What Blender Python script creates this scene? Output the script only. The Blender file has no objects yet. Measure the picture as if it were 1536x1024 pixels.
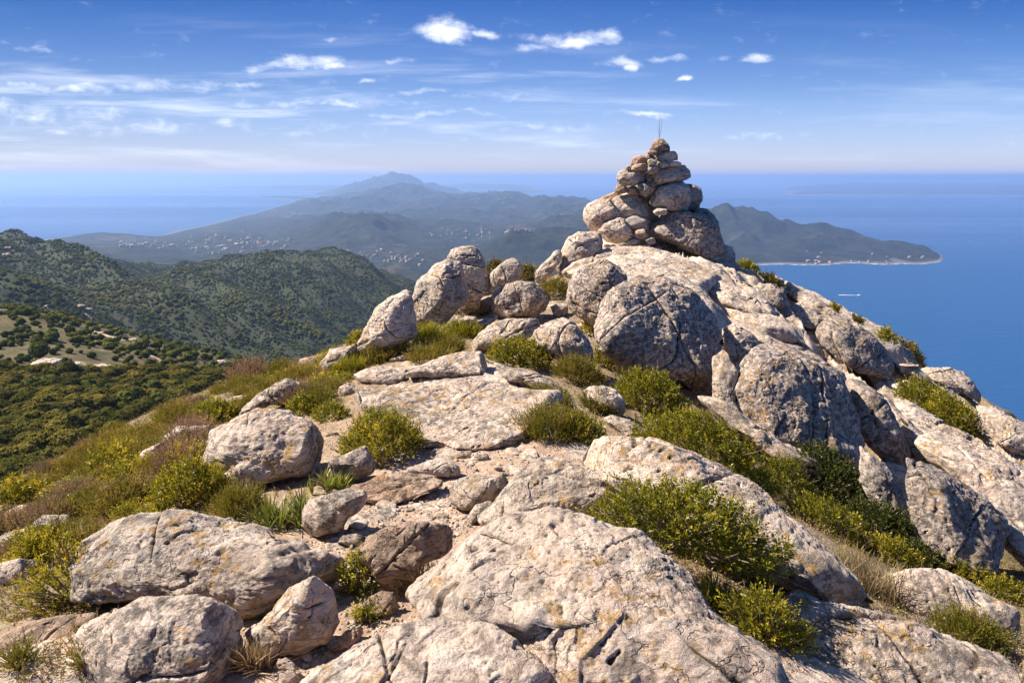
ONLYSKY = False
import bpy, bmesh, math, random
import numpy as np
PI = math.pi
random.seed(7)
RNG = np.random.default_rng(11)
C = bpy.context.scene.collection
SC = bpy.context.scene
SEA = -395.0

# ------------------------------------------------------------------ camera
FPX = 1024.0
PITCH = math.atan(247.0 / FPX)
cp, sp = math.cos(PITCH), math.sin(PITCH)
cam_d = bpy.data.cameras.new("camera")
cam = bpy.data.objects.new("camera", cam_d); C.objects.link(cam)
cam.location = (0, 0, 0)
cam.rotation_euler = (PI / 2 - PITCH, 0, 0)
cam_d.sensor_width = 36.0
cam_d.lens = 24.0
cam_d.clip_start = 0.05
cam_d.clip_end = 300000
SC.camera = cam

def ray(px, py):
    """world direction with y = 1 through a pixel of the 1536 x 1024 photograph"""
    px = np.asarray(px, float); py = np.asarray(py, float)
    dx = (px - 768) / FPX; dy = (512 - py) / FPX
    y = cp + dy * sp; z = -sp + dy * cp
    return np.stack([dx / y, np.ones_like(y), z / y], -1)

# ------------------------------------------------------------------ noise
_r = np.random.default_rng(3)
_perm = np.concatenate([_r.permutation(256)] * 3).astype(np.int32)
_g = _r.normal(size=(256, 3)); _g /= np.linalg.norm(_g, axis=1)[:, None]
_g = (_g * 1.6).astype(np.float32)

def noise(p):
    p = np.asarray(p, np.float32)
    i = np.floor(p).astype(np.int32); f = p - i
    i &= 255
    u = f * f * f * (f * (f * 6 - 15) + 10)
    X = _perm[i[..., 0]]; X1 = _perm[i[..., 0] + 1]
    y0, y1 = i[..., 1], i[..., 1] + 1; z0, z1 = i[..., 2], i[..., 2] + 1
    def g(h, a, b, c):
        v = _g[h]
        return v[..., 0] * (f[..., 0] - a) + v[..., 1] * (f[..., 1] - b) + v[..., 2] * (f[..., 2] - c)
    A = _perm[X + y0]; B = _perm[X1 + y0]; A1 = _perm[X + y1]; B1 = _perm[X1 + y1]
    def lerp(a, b, t): return a + (b - a) * t
    x00 = lerp(g(_perm[A + z0], 0, 0, 0), g(_perm[B + z0], 1, 0, 0), u[..., 0])
    x10 = lerp(g(_perm[A1 + z0], 0, 1, 0), g(_perm[B1 + z0], 1, 1, 0), u[..., 0])
    x01 = lerp(g(_perm[A + z1], 0, 0, 1), g(_perm[B + z1], 1, 0, 1), u[..., 0])
    x11 = lerp(g(_perm[A1 + z1], 0, 1, 1), g(_perm[B1 + z1], 1, 1, 1), u[..., 0])
    return lerp(lerp(x00, x10, u[..., 1]), lerp(x01, x11, u[..., 1]), u[..., 2])

def fbm(p, o=4, g=0.5, l=2.03):
    p = np.asarray(p, np.float32); s = 0; a = 1.0; t = 0
    for k in range(o):
        s = s + a * noise(p + 17.3 * k); p = p * l; t += a; a *= g
    return s / t

def ridged(p, o=4, g=0.5, l=2.1):
    p = np.asarray(p, np.float32); s = 0; a = 1.0; t = 0; w = 1.0
    for k in range(o):
        n = (1 - np.abs(noise(p + 9.1 * k))) ** 2 * w
        s = s + a * n; w = np.clip(n * 1.6, 0, 1); p = p * l; t += a; a *= g
    return s / t

def sstep(a, b, x):
    t = np.clip((x - a) / (b - a), 0, 1); return t * t * (3 - 2 * t)

# ------------------------------------------------------------------ object helpers
def mesh_np(name, V, F, mats=(), attrs=None, smooth=True, matidx=None):
    """V (n,3); F (m,3) or (m,4) array"""
    V = np.ascontiguousarray(V, np.float32); F = np.ascontiguousarray(F, np.int32)
    me = bpy.data.meshes.new(name)
    me.vertices.add(len(V)); me.vertices.foreach_set("co", V.ravel())
    k = F.shape[1]
    me.loops.add(F.size); me.loops.foreach_set("vertex_index", F.ravel())
    me.polygons.add(len(F))
    me.polygons.foreach_set("loop_start", np.arange(0, F.size, k, dtype=np.int32))
    me.polygons.foreach_set("loop_total", np.full(len(F), k, np.int32))
    if smooth: me.polygons.foreach_set("use_smooth", np.ones(len(F), bool))
    for m in mats: me.materials.append(m)
    if matidx is not None: me.polygons.foreach_set("material_index", np.ascontiguousarray(matidx, np.int32))
    for an, av in (attrs or {}).items():
        at = me.attributes.new(an, 'FLOAT', 'POINT'); at.data.foreach_set("value", np.ascontiguousarray(av, np.float32))
    me.update(calc_edges=True)
    return me

def link(name, data, parent=None, loc=None):
    o = bpy.data.objects.new(name, data); C.objects.link(o)
    if parent is not None: o.parent = parent
    if loc is not None: o.location = loc
    return o

def tag(o, label=None, cat=None, group=None, kind=None):
    if label: o["label"] = label
    if cat: o["category"] = cat
    if group: o["group"] = group
    if kind: o["kind"] = kind
    return o

def smesh(name, V, F, mats, label, cat, group=None, kind=None, attrs=None, smooth=True, loc=None, matidx=None):
    """a single-mesh thing whose origin sits at its base centre"""
    V = np.asarray(V)
    if loc is None:
        mn, mx = V.min(0), V.max(0)
        loc = np.array([(mn[0] + mx[0]) / 2, (mn[1] + mx[1]) / 2, mn[2]])
    me = mesh_np(name, V - loc, F, mats, attrs, smooth, matidx)
    return tag(link(name, me, None, loc), label, cat, group, kind)

def rbf_fit(X, v, c):
    d = np.sqrt(((X[:, None] - X[None]) ** 2).sum(-1) + c * c)
    n = len(X); P = np.c_[np.ones(n), X]; k = P.shape[1]
    A = np.zeros((n + k, n + k)); A[:n, :n] = d; A[:n, n:] = P; A[n:, :n] = P.T
    A[:n, :n] -= np.eye(n) * 0.003
    return np.linalg.solve(A, np.r_[v, np.zeros(k)])

def rbf_eval(X, W, c, Q):
    Q = np.asarray(Q, float); out = np.empty(len(Q)); n = len(X)
    for s in range(0, len(Q), 20000):
        q = Q[s:s + 20000]
        d2 = (q ** 2).sum(1)[:, None] + (X ** 2).sum(1)[None] - 2 * q @ X.T
        d = np.sqrt(np.maximum(d2, 0) + c * c)
        out[s:s + 20000] = d @ W[:n] + W[n] + q @ W[n + 1:]
    return out

def bilin(G, x0, dx, y0, dy, x, y):
    fx = np.clip((x - x0) / dx, 0, G.shape[1] - 1.001); fy = np.clip((y - y0) / dy, 0, G.shape[0] - 1.001)
    i = fx.astype(int); j = fy.astype(int); a = fx - i; b = fy - j
    return (G[j, i] * (1 - a) + G[j, i + 1] * a) * (1 - b) + (G[j + 1, i] * (1 - a) + G[j + 1, i + 1] * a) * b

def grid_faces(nr, nc):
    i = np.arange(nr * nc).reshape(nr, nc)
    return np.stack([i[:-1, :-1], i[:-1, 1:], i[1:, 1:], i[1:, :-1]], -1).reshape(-1, 4)

# ------------------------------------------------------------------ node helpers
class NT:
    def __init__(s, tree): s.t = tree; s.n = tree.nodes; s.l = tree.links
    def node(s, typ, **kw):
        n = s.n.new(typ)
        for k, v in kw.items():
            if k == 'ins':
                for a, b in v.items():
                    if isinstance(b, bpy.types.NodeSocket): s.l.new(b, n.inputs[a])
                    else: n.inputs[a].default_value = b
            else: setattr(n, k, v)
        return n
    def noise(s, vec, scale, detail=4, rough=0.55, dist=0.0, out=0):
        n = s.node('ShaderNodeTexNoise', ins={'Scale': scale, 'Detail': detail, 'Roughness': rough, 'Distortion': dist})
        s.l.new(vec, n.inputs['Vector']); return n.outputs[out]
    def vor(s, vec, scale, feature='F1', out=0, rand=1.0):
        n = s.node('ShaderNodeTexVoronoi', feature=feature, ins={'Scale': scale, 'Randomness': rand})
        s.l.new(vec, n.inputs['Vector']); return n.outputs[out]
    def math(s, op, a, b=0.0, c=0.0, clamp=False):
        n = s.node('ShaderNodeMath', operation=op, use_clamp=clamp)
        for k, v in enumerate((a, b, c)):
            if isinstance(v, bpy.types.NodeSocket): s.l.new(v, n.inputs[k])
            else: n.inputs[k].default_value = v
        return n.outputs[0]
    def ramp(s, f, a, b, lo=0.0, hi=1.0, interp='SMOOTHSTEP'):
        n = s.node('ShaderNodeMapRange', interpolation_type=interp, ins={'From Min': a, 'From Max': b, 'To Min': lo, 'To Max': hi})
        s.l.new(f, n.inputs['Value']); return n.outputs[0]
    def mix(s, f, a, b, mode='MIX'):
        n = s.node('ShaderNodeMix', data_type='RGBA', blend_type=mode)
        for k, v in ((0, f), (6, a), (7, b)):
            if isinstance(v, bpy.types.NodeSocket): s.l.new(v, n.inputs[k])
            elif k == 0: n.inputs[0].default_value = v
            else: n.inputs[k].default_value = (*v, 1.0)
        return n.outputs[2]
    def mapping(s, vec, scale=(1, 1, 1), rot=(0, 0, 0), loc=(0, 0, 0)):
        n = s.node('ShaderNodeMapping', ins={'Scale': scale, 'Rotation': rot, 'Location': loc})
        s.l.new(vec, n.inputs['Vector']); return n.outputs[0]
    def bump(s, h, strength, dist, normal=None):
        n = s.node('ShaderNodeBump', ins={'Strength': strength, 'Distance': dist})
        s.l.new(h, n.inputs['Height'])
        if normal is not None: s.l.new(normal, n.inputs['Normal'])
        return n.outputs[0]

def material(name):
    m = bpy.data.materials.new(name); m.use_nodes = True
    t = NT(m.node_tree); b = m.node_tree.nodes['Principled BSDF']
    b.inputs['Roughness'].default_value = 0.9
    b.inputs['Specular IOR Level'].default_value = 0.25
    return m, t, b
# ------------------------------------------------------------------ materials
def rock_nodes(t, vec, lich=0.8, lo=0.42):
    """colour and bump of weathered lichen covered granite; vec in metres"""
    big = t.noise(vec, 1.1, 4, 0.6)
    mid = t.noise(vec, 6.0, 6, 0.65, 0.4)
    col = t.mix(t.ramp(big, 0.35, 0.65), (0.66, 0.50, 0.385), (0.55, 0.455, 0.37))
    col = t.mix(t.ramp(mid, 0.42, 0.66), col, (0.76, 0.63, 0.51))
    gv = t.mapping(vec, (3.2, 1.6, 13), (0.5, 0.35, 0.7))
    streak = t.noise(gv, 3.0, 6, 0.7, 0.6)
    col = t.mix(t.math('MULTIPLY', t.ramp(streak, 0.50, 0.62), 0.7), col, (0.17, 0.13, 0.10))
    # grey crustose lichen in patches
    pv = t.mapping(vec, (1, 1, 1), (0, 0, 0), (3.1, 7.7, 1.3))
    patch = t.math('MULTIPLY', t.ramp(t.noise(pv, 1.6, 4, 0.6), lo, lo + 0.16), t.ramp(t.noise(pv, 15.0, 9, 0.75), 0.45, 0.56))
    col = t.mix(t.math('MULTIPLY', patch, lich), col, (0.115, 0.10, 0.088))
    # pale lichen spots
    pale = t.math('MULTIPLY', t.ramp(t.noise(pv, 31.0, 5, 0.6), 0.58, 0.66), t.ramp(t.noise(vec, 1.7, 2), 0.42, 0.6))
    col = t.mix(t.math('MULTIPLY', pale, 0.6), col, (0.62, 0.585, 0.53))
    # ochre lichen
    ov = t.mapping(vec, (1, 1, 1), (0, 0, 0), (13.1, 2.7, 5.3))
    och = t.math('MULTIPLY', t.ramp(t.noise(ov, 1.9, 3, 0.6), 0.47, 0.58), t.ramp(t.noise(ov, 13.0, 7, 0.7), 0.51, 0.60))
    col = t.mix(t.math('MULTIPLY', och, 0.85), col, (0.45, 0.27, 0.09))
    # dark specks and pits
    sp_ = t.noise(vec, 75.0, 3, 0.6)
    col = t.mix(t.ramp(sp_, 0.64, 0.72), col, (0.06, 0.055, 0.05))
    pitv = t.node('ShaderNodeVectorMath', operation='ADD')
    t.l.new(gv, pitv.inputs[0]); t.l.new(t.noise(vec, 5.0, 3, 0.6, 0, 1), pitv.inputs[1])
    vd = t.vor(pitv.outputs[0], 3.2)
    pit = t.math('MULTIPLY', t.ramp(vd, 0.22, 0.08), t.ramp(t.noise(vec, 1.9, 4), 0.52, 0.62))
    col = t.mix(t.math('MULTIPLY', pit, 0.88), col, (0.055, 0.048, 0.042))
    # hairline cracks
    wv = t.node('ShaderNodeVectorMath', operation='ADD')
    t.l.new(vec, wv.inputs[0]); t.l.new(t.noise(vec, 3.0, 4, 0.6, 0, 1), wv.inputs[1])
    ce = t.vor(t.mapping(wv.outputs[0], (1, 1, 1.8), (0.4, 0.2, 0.5)), 1.9, 'DISTANCE_TO_EDGE')
    crack = t.math('MULTIPLY', t.ramp(ce, 0.017, 0.003), t.ramp(t.noise(vec, 1.3, 2), 0.45, 0.55))
    col = t.mix(t.math('MULTIPLY', crack, 0.35), col, (0.07, 0.05, 0.035))
    h = t.math('ADD', t.math('MULTIPLY', t.noise(vec, 18.0, 10, 0.75), 1.1), t.math('MULTIPLY', streak, 0.6))
    h = t.math('SUBTRACT', h, t.math('MULTIPLY', pit, 0.5))
    h = t.math('SUBTRACT', h, t.math('MULTIPLY', crack, 0.5))
    h = t.math('SUBTRACT', h, t.math('MULTIPLY', t.noise(vec, 110.0, 3, 0.7), 0.14))
    return col, h

def make_rock(name, tint=(1, 1, 1), lich=0.8, lo=0.42):
    m, t, b = material(name)
    vec = t.node('ShaderNodeNewGeometry')
    pos = vec.outputs['Position']
    col, h = rock_nodes(t, pos, lich, lo)
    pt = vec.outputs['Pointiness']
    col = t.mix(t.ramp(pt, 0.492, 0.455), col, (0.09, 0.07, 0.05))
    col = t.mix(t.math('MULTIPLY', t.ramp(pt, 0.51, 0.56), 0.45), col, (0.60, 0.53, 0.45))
    oi = t.node('ShaderNodeObjectInfo').outputs['Random']
    v = t.ramp(oi, 0, 1, 0.86, 1.1, 'LINEAR')
    vv = t.node('ShaderNodeCombineColor'); 
    for k, c_ in enumerate(tint): t.l.new(t.math('MULTIPLY', v, c_), vv.inputs[k])
    col = t.mix(1.0, col, vv.outputs[0], 'MULTIPLY')
    t.l.new(col, b.inputs['Base Color'])
    t.l.new(t.bump(h, 1.0, 0.03), b.inputs['Normal'])
    return m
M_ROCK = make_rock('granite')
M_ROCKL = make_rock('lichened_shade_granite', (0.86, 0.85, 0.86), 0.88, 0.30)  # thicker lichen, plus a darker tint that paints shade into these boulders
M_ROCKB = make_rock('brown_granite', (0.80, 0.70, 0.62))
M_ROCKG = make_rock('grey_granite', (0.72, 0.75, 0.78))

def make_ground():
    m, t, b = material('summit_ground')
    g = t.node('ShaderNodeNewGeometry'); pos = g.outputs['Position']
    rc, rh = rock_nodes(t, pos)
    rk = t.node('ShaderNodeAttribute', attribute_name='rock').outputs['Fac']
    soil = t.mix(t.ramp(t.noise(pos, 2.5, 5, 0.6), 0.35, 0.65), (0.42, 0.29, 0.205), (0.31, 0.21, 0.145))
    soil = t.mix(t.math('MULTIPLY', t.ramp(t.noise(pos, 22.0, 6, 0.7), 0.5, 0.6), 0.7), soil, (0.56, 0.45, 0.36))
    vg = t.node('ShaderNodeTexVoronoi', ins={'Scale': 42.0}); t.l.new(pos, vg.inputs['Vector'])
    sel = t.math('MULTIPLY', t.ramp(t.noise(pos, 4.0, 4, 0.6), 0.42, 0.55), t.ramp(vg.outputs['Distance'], 0.42, 0.28))
    gray = t.node('ShaderNodeSeparateColor'); t.l.new(vg.outputs['Color'], gray.inputs[0])
    soil = t.mix(t.math('MULTIPLY', sel, t.ramp(gray.outputs[0], 0.35, 0.6)), soil, (0.50, 0.41, 0.33))
    litter = t.node('ShaderNodeAttribute', attribute_name='veg').outputs['Fac']
    lit = t.mix(t.ramp(t.noise(pos, 9.0, 6, 0.7), 0.38, 0.62), (0.10, 0.085, 0.035), (0.24, 0.17, 0.08))
    soil = t.mix(litter, soil, lit)
    f = t.ramp(t.math('ADD', rk, t.math('MULTIPLY', t.math('SUBTRACT', t.noise(pos, 3.0, 6, 0.7), 0.5), 0.9)), 0.46, 0.54)
    col = t.mix(f, soil, rc)
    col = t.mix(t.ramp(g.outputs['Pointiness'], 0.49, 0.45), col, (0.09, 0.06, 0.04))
    t.l.new(col, b.inputs['Base Color'])
    sh = t.math('ADD', t.math('MULTIPLY', t.noise(pos, 30.0, 6, 0.7), 0.5), t.math('MULTIPLY', t.math('MULTIPLY', t.ramp(vg.outputs['Distance'], 0.5, 0.1), sel), 0.5))
    h = t.node('ShaderNodeMix', data_type='FLOAT', ins={0: f, 2: sh, 3: rh})
    t.l.new(t.bump(h.outputs[0], 0.9, 0.028), b.inputs['Normal'])
    return m
M_GROUND = make_ground()

def make_hill():
    m, t, b = material('maquis_hillside')
    pos = t.node('ShaderNodeNewGeometry').outputs['Position']
    a = t.noise(pos, 0.02, 5, 0.6)
    sx = t.node('ShaderNodeSeparateXYZ'); t.l.new(pos, sx.inputs[0])
    col = t.mix(t.ramp(a, 0.4, 0.62), (0.026, 0.034, 0.010), (0.045, 0.050, 0.016))
    near = t.ramp(sx.outputs[1], 450.0, 250.0)
    brown = t.mix(t.ramp(t.noise(pos, 0.12, 6, 0.7), 0.38, 0.62), (0.15, 0.11, 0.052), (0.075, 0.075, 0.026))
    col = t.mix(near, col, brown)
    st = t.noise(t.mapping(pos, (0.05, 0.16, 0.3), (0, 0, 0.5)), 1.0, 7, 0.72)
    bare = t.ramp(st, 0.615, 0.65)
    col = t.mix(t.math('MULTIPLY', bare, t.ramp(near, 0, 1, 0.06, 0.8)), col, (0.40, 0.30, 0.21))
    t.l.new(col, b.inputs['Base Color'])
    t.l.new(t.bump(t.noise(pos, 0.4, 8, 0.75), 0.8, 1.5), b.inputs['Normal'])
    return m
M_HILL = make_hill()

def make_far():
    m, t, b = material('wooded_land')
    pos = t.node('ShaderNodeNewGeometry').outputs['Position']
    a = t.noise(pos, 0.0016, 7, 0.62); c_ = t.noise(pos, 0.012, 7, 0.7)
    col = t.mix(t.ramp(c_, 0.36, 0.64), (0.008, 0.016, 0.009), (0.040, 0.044, 0.022))
    col = t.mix(t.math('MULTIPLY', t.ramp(a, 0.54, 0.64), t.ramp(t.noise(pos, 0.006, 6, 0.75), 0.48, 0.56)), col, (0.11, 0.085, 0.055))
    sx = t.node('ShaderNodeSeparateXYZ'); t.l.new(pos, sx.inputs[0])
    shore = t.ramp(sx.outputs[2], SEA + 6.0, SEA + 2.0)
    col = t.mix(t.math('MULTIPLY', shore, 0.5), col, (0.48, 0.42, 0.34))
    t.l.new(col, b.inputs['Base Color'])
    t.l.new(t.bump(t.noise(pos, 0.018, 9, 0.78), 1.0, 45.0), b.inputs['Normal'])
    return m
M_FAR = make_far()

def make_sea():
    m, t, b = material('sea_water')
    pos = t.node('ShaderNodeNewGeometry').outputs['Position']
    cur = t.noise(t.mapping(pos, (0.00006, 0.00035, 1), (0, 0, 0.12)), 1.0, 5, 0.6, 0.6)
    col = t.mix(t.ramp(cur, 0.35, 0.65), (0.005, 0.045, 0.135), (0.012, 0.070, 0.185))
    t.l.new(col, b.inputs['Base Color'])
    t.l.new(t.ramp(cur, 0.3, 0.7, 0.16, 0.36), b.inputs['Roughness'])
    b.inputs['IOR'].default_value = 1.33; b.inputs['Specular IOR Level'].default_value = 0.5
    h = t.math('ADD', t.math('MULTIPLY', t.noise(t.mapping(pos, (1, 2.2, 1), (0, 0, 0.3)), 0.022, 5, 0.6), 4.0), t.noise(pos, 0.12, 4, 0.6))
    t.l.new(t.bump(h, 0.42, 1.3), b.inputs['Normal'])
    return m
M_SEA = make_sea()

def make_leaf(name, dark, light, young, trans=0.3, nscale=6.0):
    m, t, b = material(name)
    tone = t.node('ShaderNodeAttribute', attribute_name='tone').outputs['Fac']
    tip = t.node('ShaderNodeAttribute', attribute_name='tip').outputs['Fac']
    pos = t.node('ShaderNodeNewGeometry').outputs['Position']
    oi = t.node('ShaderNodeObjectInfo').outputs['Random']
    col = t.mix(t.ramp(tone, 0, 1, 0, 1, 'LINEAR'), dark, light)
    col = t.mix(t.math('MULTIPLY', t.ramp(t.noise(pos, nscale, 3), 0.4, 0.65), t.ramp(tip, 0.3, 1.0)), col, young)
    vv = t.node('ShaderNodeHueSaturation'); t.l.new(col, vv.inputs['Color'])
    t.l.new(t.ramp(oi, 0, 1, 0.8, 1.2, 'LINEAR'), vv.inputs['Value']); t.l.new(t.ramp(oi, 0, 1, 0.51, 0.487, 'LINEAR'), vv.inputs['Hue'])
    d = t.node('ShaderNodeBsdfDiffuse'); tr = t.node('ShaderNodeBsdfTranslucent'); gl = t.node('ShaderNodeBsdfGlossy', ins={'Roughness': 0.45})
    t.l.new(vv.outputs[0], d.inputs[0]); t.l.new(vv.outputs[0], tr.inputs[0])
    mx = t.node('ShaderNodeMixShader', ins={0: trans}); t.l.new(d.outputs[0], mx.inputs[1]); t.l.new(tr.outputs[0], mx.inputs[2])
    m2 = t.node('ShaderNodeMixShader', ins={0: 0.0 if 'tree' in name else 0.03}); t.l.new(mx.outputs[0], m2.inputs[1]); t.l.new(gl.outputs[0], m2.inputs[2])
    t.l.new(m2.outputs[0], m.node_tree.nodes['Material Output'].inputs['Surface'])
    return m
M_LEAF = make_leaf('evergreen_leaves', (0.09, 0.10, 0.010), (0.34, 0.30, 0.018), (0.66, 0.52, 0.04), 0.38)
M_HEATH = make_leaf('heath_leaves', (0.125, 0.125, 0.016), (0.29, 0.245, 0.03), (0.46, 0.30, 0.07), 0.3)
M_STRAP = make_leaf('strap_leaves', (0.09, 0.12, 0.015), (0.24, 0.25, 0.03), (0.42, 0.36, 0.07), 0.35)
M_DRY = make_leaf('dry_stems', (0.24, 0.165, 0.085), (0.42, 0.31, 0.17), (0.40, 0.34, 0.16), 0.25)
M_SHADELEAF = make_leaf('leaves_darkened_as_shade', (0.025, 0.038, 0.008), (0.07, 0.085, 0.014), (0.16, 0.15, 0.03), 0.2)  # darker copy of the evergreen leaves, painting the gully's shade into the foliage
M_DHEATH = make_leaf('dry_heath', (0.20, 0.13, 0.07), (0.36, 0.24, 0.14), (0.46, 0.30, 0.14), 0.25)
M_MOSS = make_leaf('moss_cushion', (0.12, 0.10, 0.02), (0.24, 0.19, 0.03), (0.34, 0.25, 0.04), 0.2)
M_TREE = make_leaf('tree_foliage', (0.050, 0.055, 0.012), (0.13, 0.125, 0.026), (0.25, 0.205, 0.04), 0.25, 0.15)
M_TREEF = make_leaf('far_tree_foliage', (0.050, 0.068, 0.016), (0.14, 0.15, 0.034), (0.24, 0.22, 0.045), 0.2, 0.012)

def flat(name, c, rough=0.8, metal=0.0, var=0.12, sc=8.0):
    m, t, b = material(name)
    pos = t.node('ShaderNodeTexCoord').outputs['Object']
    n = t.noise(pos, sc, 5, 0.6)
    t.l.new(t.mix(t.ramp(n, 0.35, 0.65), tuple(x * (1 - var) for x in c), tuple(min(1, x * (1 + var)) for x in c)), b.inputs['Base Color'])
    b.inputs['Roughness'].default_value = rough; b.inputs['Metallic'].default_value = metal
    return m
M_WOOD = flat('grey_twig', (0.25, 0.19, 0.13), 0.9, 0, 0.4, 30)
M_METAL = flat('antenna_metal', (0.16, 0.17, 0.2), 0.5, 0.6)
M_WALL = flat('house_wall', (0.40, 0.35, 0.29), 0.9, 0, 0.2, 0.01)
M_ROOF = flat('terracotta_roof', (0.36, 0.17, 0.10), 0.9, 0, 0.3, 0.01)
M_BOAT = flat('white_hull', (0.8, 0.8, 0.8), 0.4)
M_FOAM = flat('sea_foam', (0.78, 0.80, 0.82), 0.9, 0, 0.1, 0.1)
# ------------------------------------------------------------------ near terrain (summit ridge)
GP = [  # px, py, depth, rockness, vegetation
 (100,1000,2.3,.6,.5),(400,1000,2.3,.2,0),(700,1000,2.15,.5,0),(1000,1000,2.1,.6,.2),(1300,1000,2.7,.6,.3),(1536,1000,3.2,.5,.6),
 (0,850,4.0,.1,1),(100,850,3.6,.2,1),(300,850,3.35,.4,.4),(560,850,3.2,0,.1),(800,850,3.05,.5,0),(1000,850,3.2,.4,.6),(1200,850,3.8,.4,.7),(1340,850,5.2,.1,1),(1536,860,6.0,.2,1),
 (0,765,6.2,.1,1),(120,765,5.3,.1,1),(250,765,4.7,.2,1),(420,770,4.2,.1,.6),(540,760,4.15,0,0),(640,760,4.1,0,0),(800,760,4.1,.5,0),(950,760,4.15,.4,.4),(1100,745,4.9,.5,.4),(1220,760,7.0,0,.9),(1400,740,8.3,.9,0),(1560,760,9.6,.8,.2),
 (60,722,7.3,.1,1),(180,690,7.0,.1,1),(320,690,5.8,.3,.8),(500,690,5.3,.1,.3),(640,690,5.1,.15,0),(800,690,5.05,.3,.1),(900,690,5.2,.6,.3),(1040,690,6.1,.3,.9),(1140,690,7.5,.1,.9),(1380,660,10.4,.9,.1),(1536,690,12,.7,.3),
 (200,640,9.0,.1,1),(300,625,8.3,.2,1),(420,620,7.6,.2,1),(550,620,6.8,.4,.4),(700,620,6.5,.8,0),(850,620,6.6,.4,.4),(950,620,7.3,.3,.8),(1040,620,8.2,.3,.8),(1200,600,11.2,.9,.1),(1300,610,12.5,.8,.2),(1440,620,14.5,.5,.5),
 (340,580,11,.1,1),(410,570,10.5,.2,1),(500,565,8.8,.3,.8),(600,560,8.3,.6,.4),(720,560,8,.7,.2),(850,560,8.5,.4,.6),(950,560,9.4,.3,.7),(1250,550,14.5,.8,.3),(1400,575,16.5,.6,.5),
 (470,540,11,.2,.9),(560,525,10.4,.2,.9),(650,505,10.4,.3,.9),(730,500,10.8,.5,.5),(850,500,11,.5,.4),(890,470,12,.4,.6),(980,470,13,.9,.1),(1100,500,13.5,.9,.2),(1200,470,16,.7,.3),
 (700,470,12.3,.5,.5),(800,465,12.6,.5,.6),(840,430,14.4,.3,.8),(900,405,15.4,.8,.2),(1000,400,15.6,.9,.1),(1070,400,16.7,.8,.2),(1130,420,17,.7,.3),(950,384,17.2,.7,.4),(1020,386,17.6,.7,.4),(1090,396,17.8,.7,.3),
 (0,748,7.6,.1,1),(100,698,8.6,.1,1),(220,622,11,.1,1),(330,582,12.6,.1,1),(440,552,13.2,.1,1),(540,510,13.2,.4,.6),(640,478,14.6,.5,.5),(720,452,15.6,.4,.6),(800,428,17,.4,.6),(850,410,18.2,.5,.5),
 (1180,432,18,.6,.4),(1250,466,18.8,.6,.4),(1310,496,19,.6,.4),(1400,565,18.5,.5,.6),(1470,600,17.6,.5,.5),(1560,655,17,.5,.5),
]
GW = [(-8,20,-8),(-11.5,12.5,-7),(-15,9,-8),(-20,3,-10),(-3.5,23,-7.2),(4,27,-6),(10,26,-7.5),(16,24,-9),(19,19,-9.5),(22,13,-11),(14,7,-8),(9,3,-5.2),(-8,3.5,-4.6),(-13,-2,-7),
 (-30,20,-17),(-3,40,-19),(30,40,-27),(40,10,-27),(-40,0,-21),(0,-1,-1.75),(0,-6,-1.9),(6,-3,-3.2),(-6,-4,-3.2),(30,-12,-20),(-30,-18,-17),(-45,45,-29),(0,80,-45),(60,60,-55),(2,0.5,-1.9),(-2,.5,-1.9)]
_r3 = ray([g[0] for g in GP], [g[1] for g in GP]) * np.array([g[2] for g in GP])[:, None]
_XY = np.r_[_r3[:, :2], np.array(GW)[:, :2]]; _Z = np.r_[_r3[:, 2], np.array(GW)[:, 2]]
_GC = 0.35
_GWt = rbf_fit(_XY, _Z, _GC)
_u = np.linspace(-50, 70, 601); _v = np.linspace(-16, 90, 531)
# near base heights sampled on two regular grids for speed
_nx0, _nd = -16.0, 0.08
_gx = np.arange(_nx0, 22, _nd); _gy = np.arange(-6.0, 27, _nd)
_q = np.stack(np.meshgrid(_gx, _gy), -1)
_GN = rbf_eval(_XY, _GWt, _GC, _q.reshape(-1, 2)).reshape(_q.shape[:2])
_rk = np.array([g[3] for g in GP]); _vg = np.array([g[4] for g in GP])
_GRK = None
def _idw(vals, q):
    out = np.empty(len(q)); X = _r3[:, :2]
    for s in range(0, len(q), 20000):
        d2 = ((q[s:s+20000, None] - X[None]) ** 2).sum(-1) + 0.02
        w = 1 / d2 ** 1.6; out[s:s+20000] = (w * vals).sum(1) / w.sum(1)
    return out
_q2x = np.arange(-16, 22, 0.2); _q2y = np.arange(-6, 27, 0.2); _q2 = np.stack(np.meshgrid(_q2x, _q2y), -1)
_GRK = _idw(_rk, _q2.reshape(-1, 2)).reshape(_q2.shape[:2]); _GVG = _idw(_vg, _q2.reshape(-1, 2)).reshape(_q2.shape[:2])

def base_z(x, y):
    x = np.atleast_1d(np.asarray(x, float)); y = np.atleast_1d(np.asarray(y, float))
    out = bilin(_GN, _nx0, _nd, -6.0, _nd, x, y)
    far = (x < -15.9) | (x > 21.8) | (y < -5.9) | (y > 26.8)
    if far.any(): out[far] = rbf_eval(_XY, _GWt, _GC, np.c_[x[far], y[far]])
    return out
def rockness(x, y): return bilin(_GRK, -16, .2, -6, .2, np.asarray(x, float), np.asarray(y, float))
def vegness(x, y): return bilin(_GVG, -16, .2, -6, .2, np.asarray(x, float), np.asarray(y, float))

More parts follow.
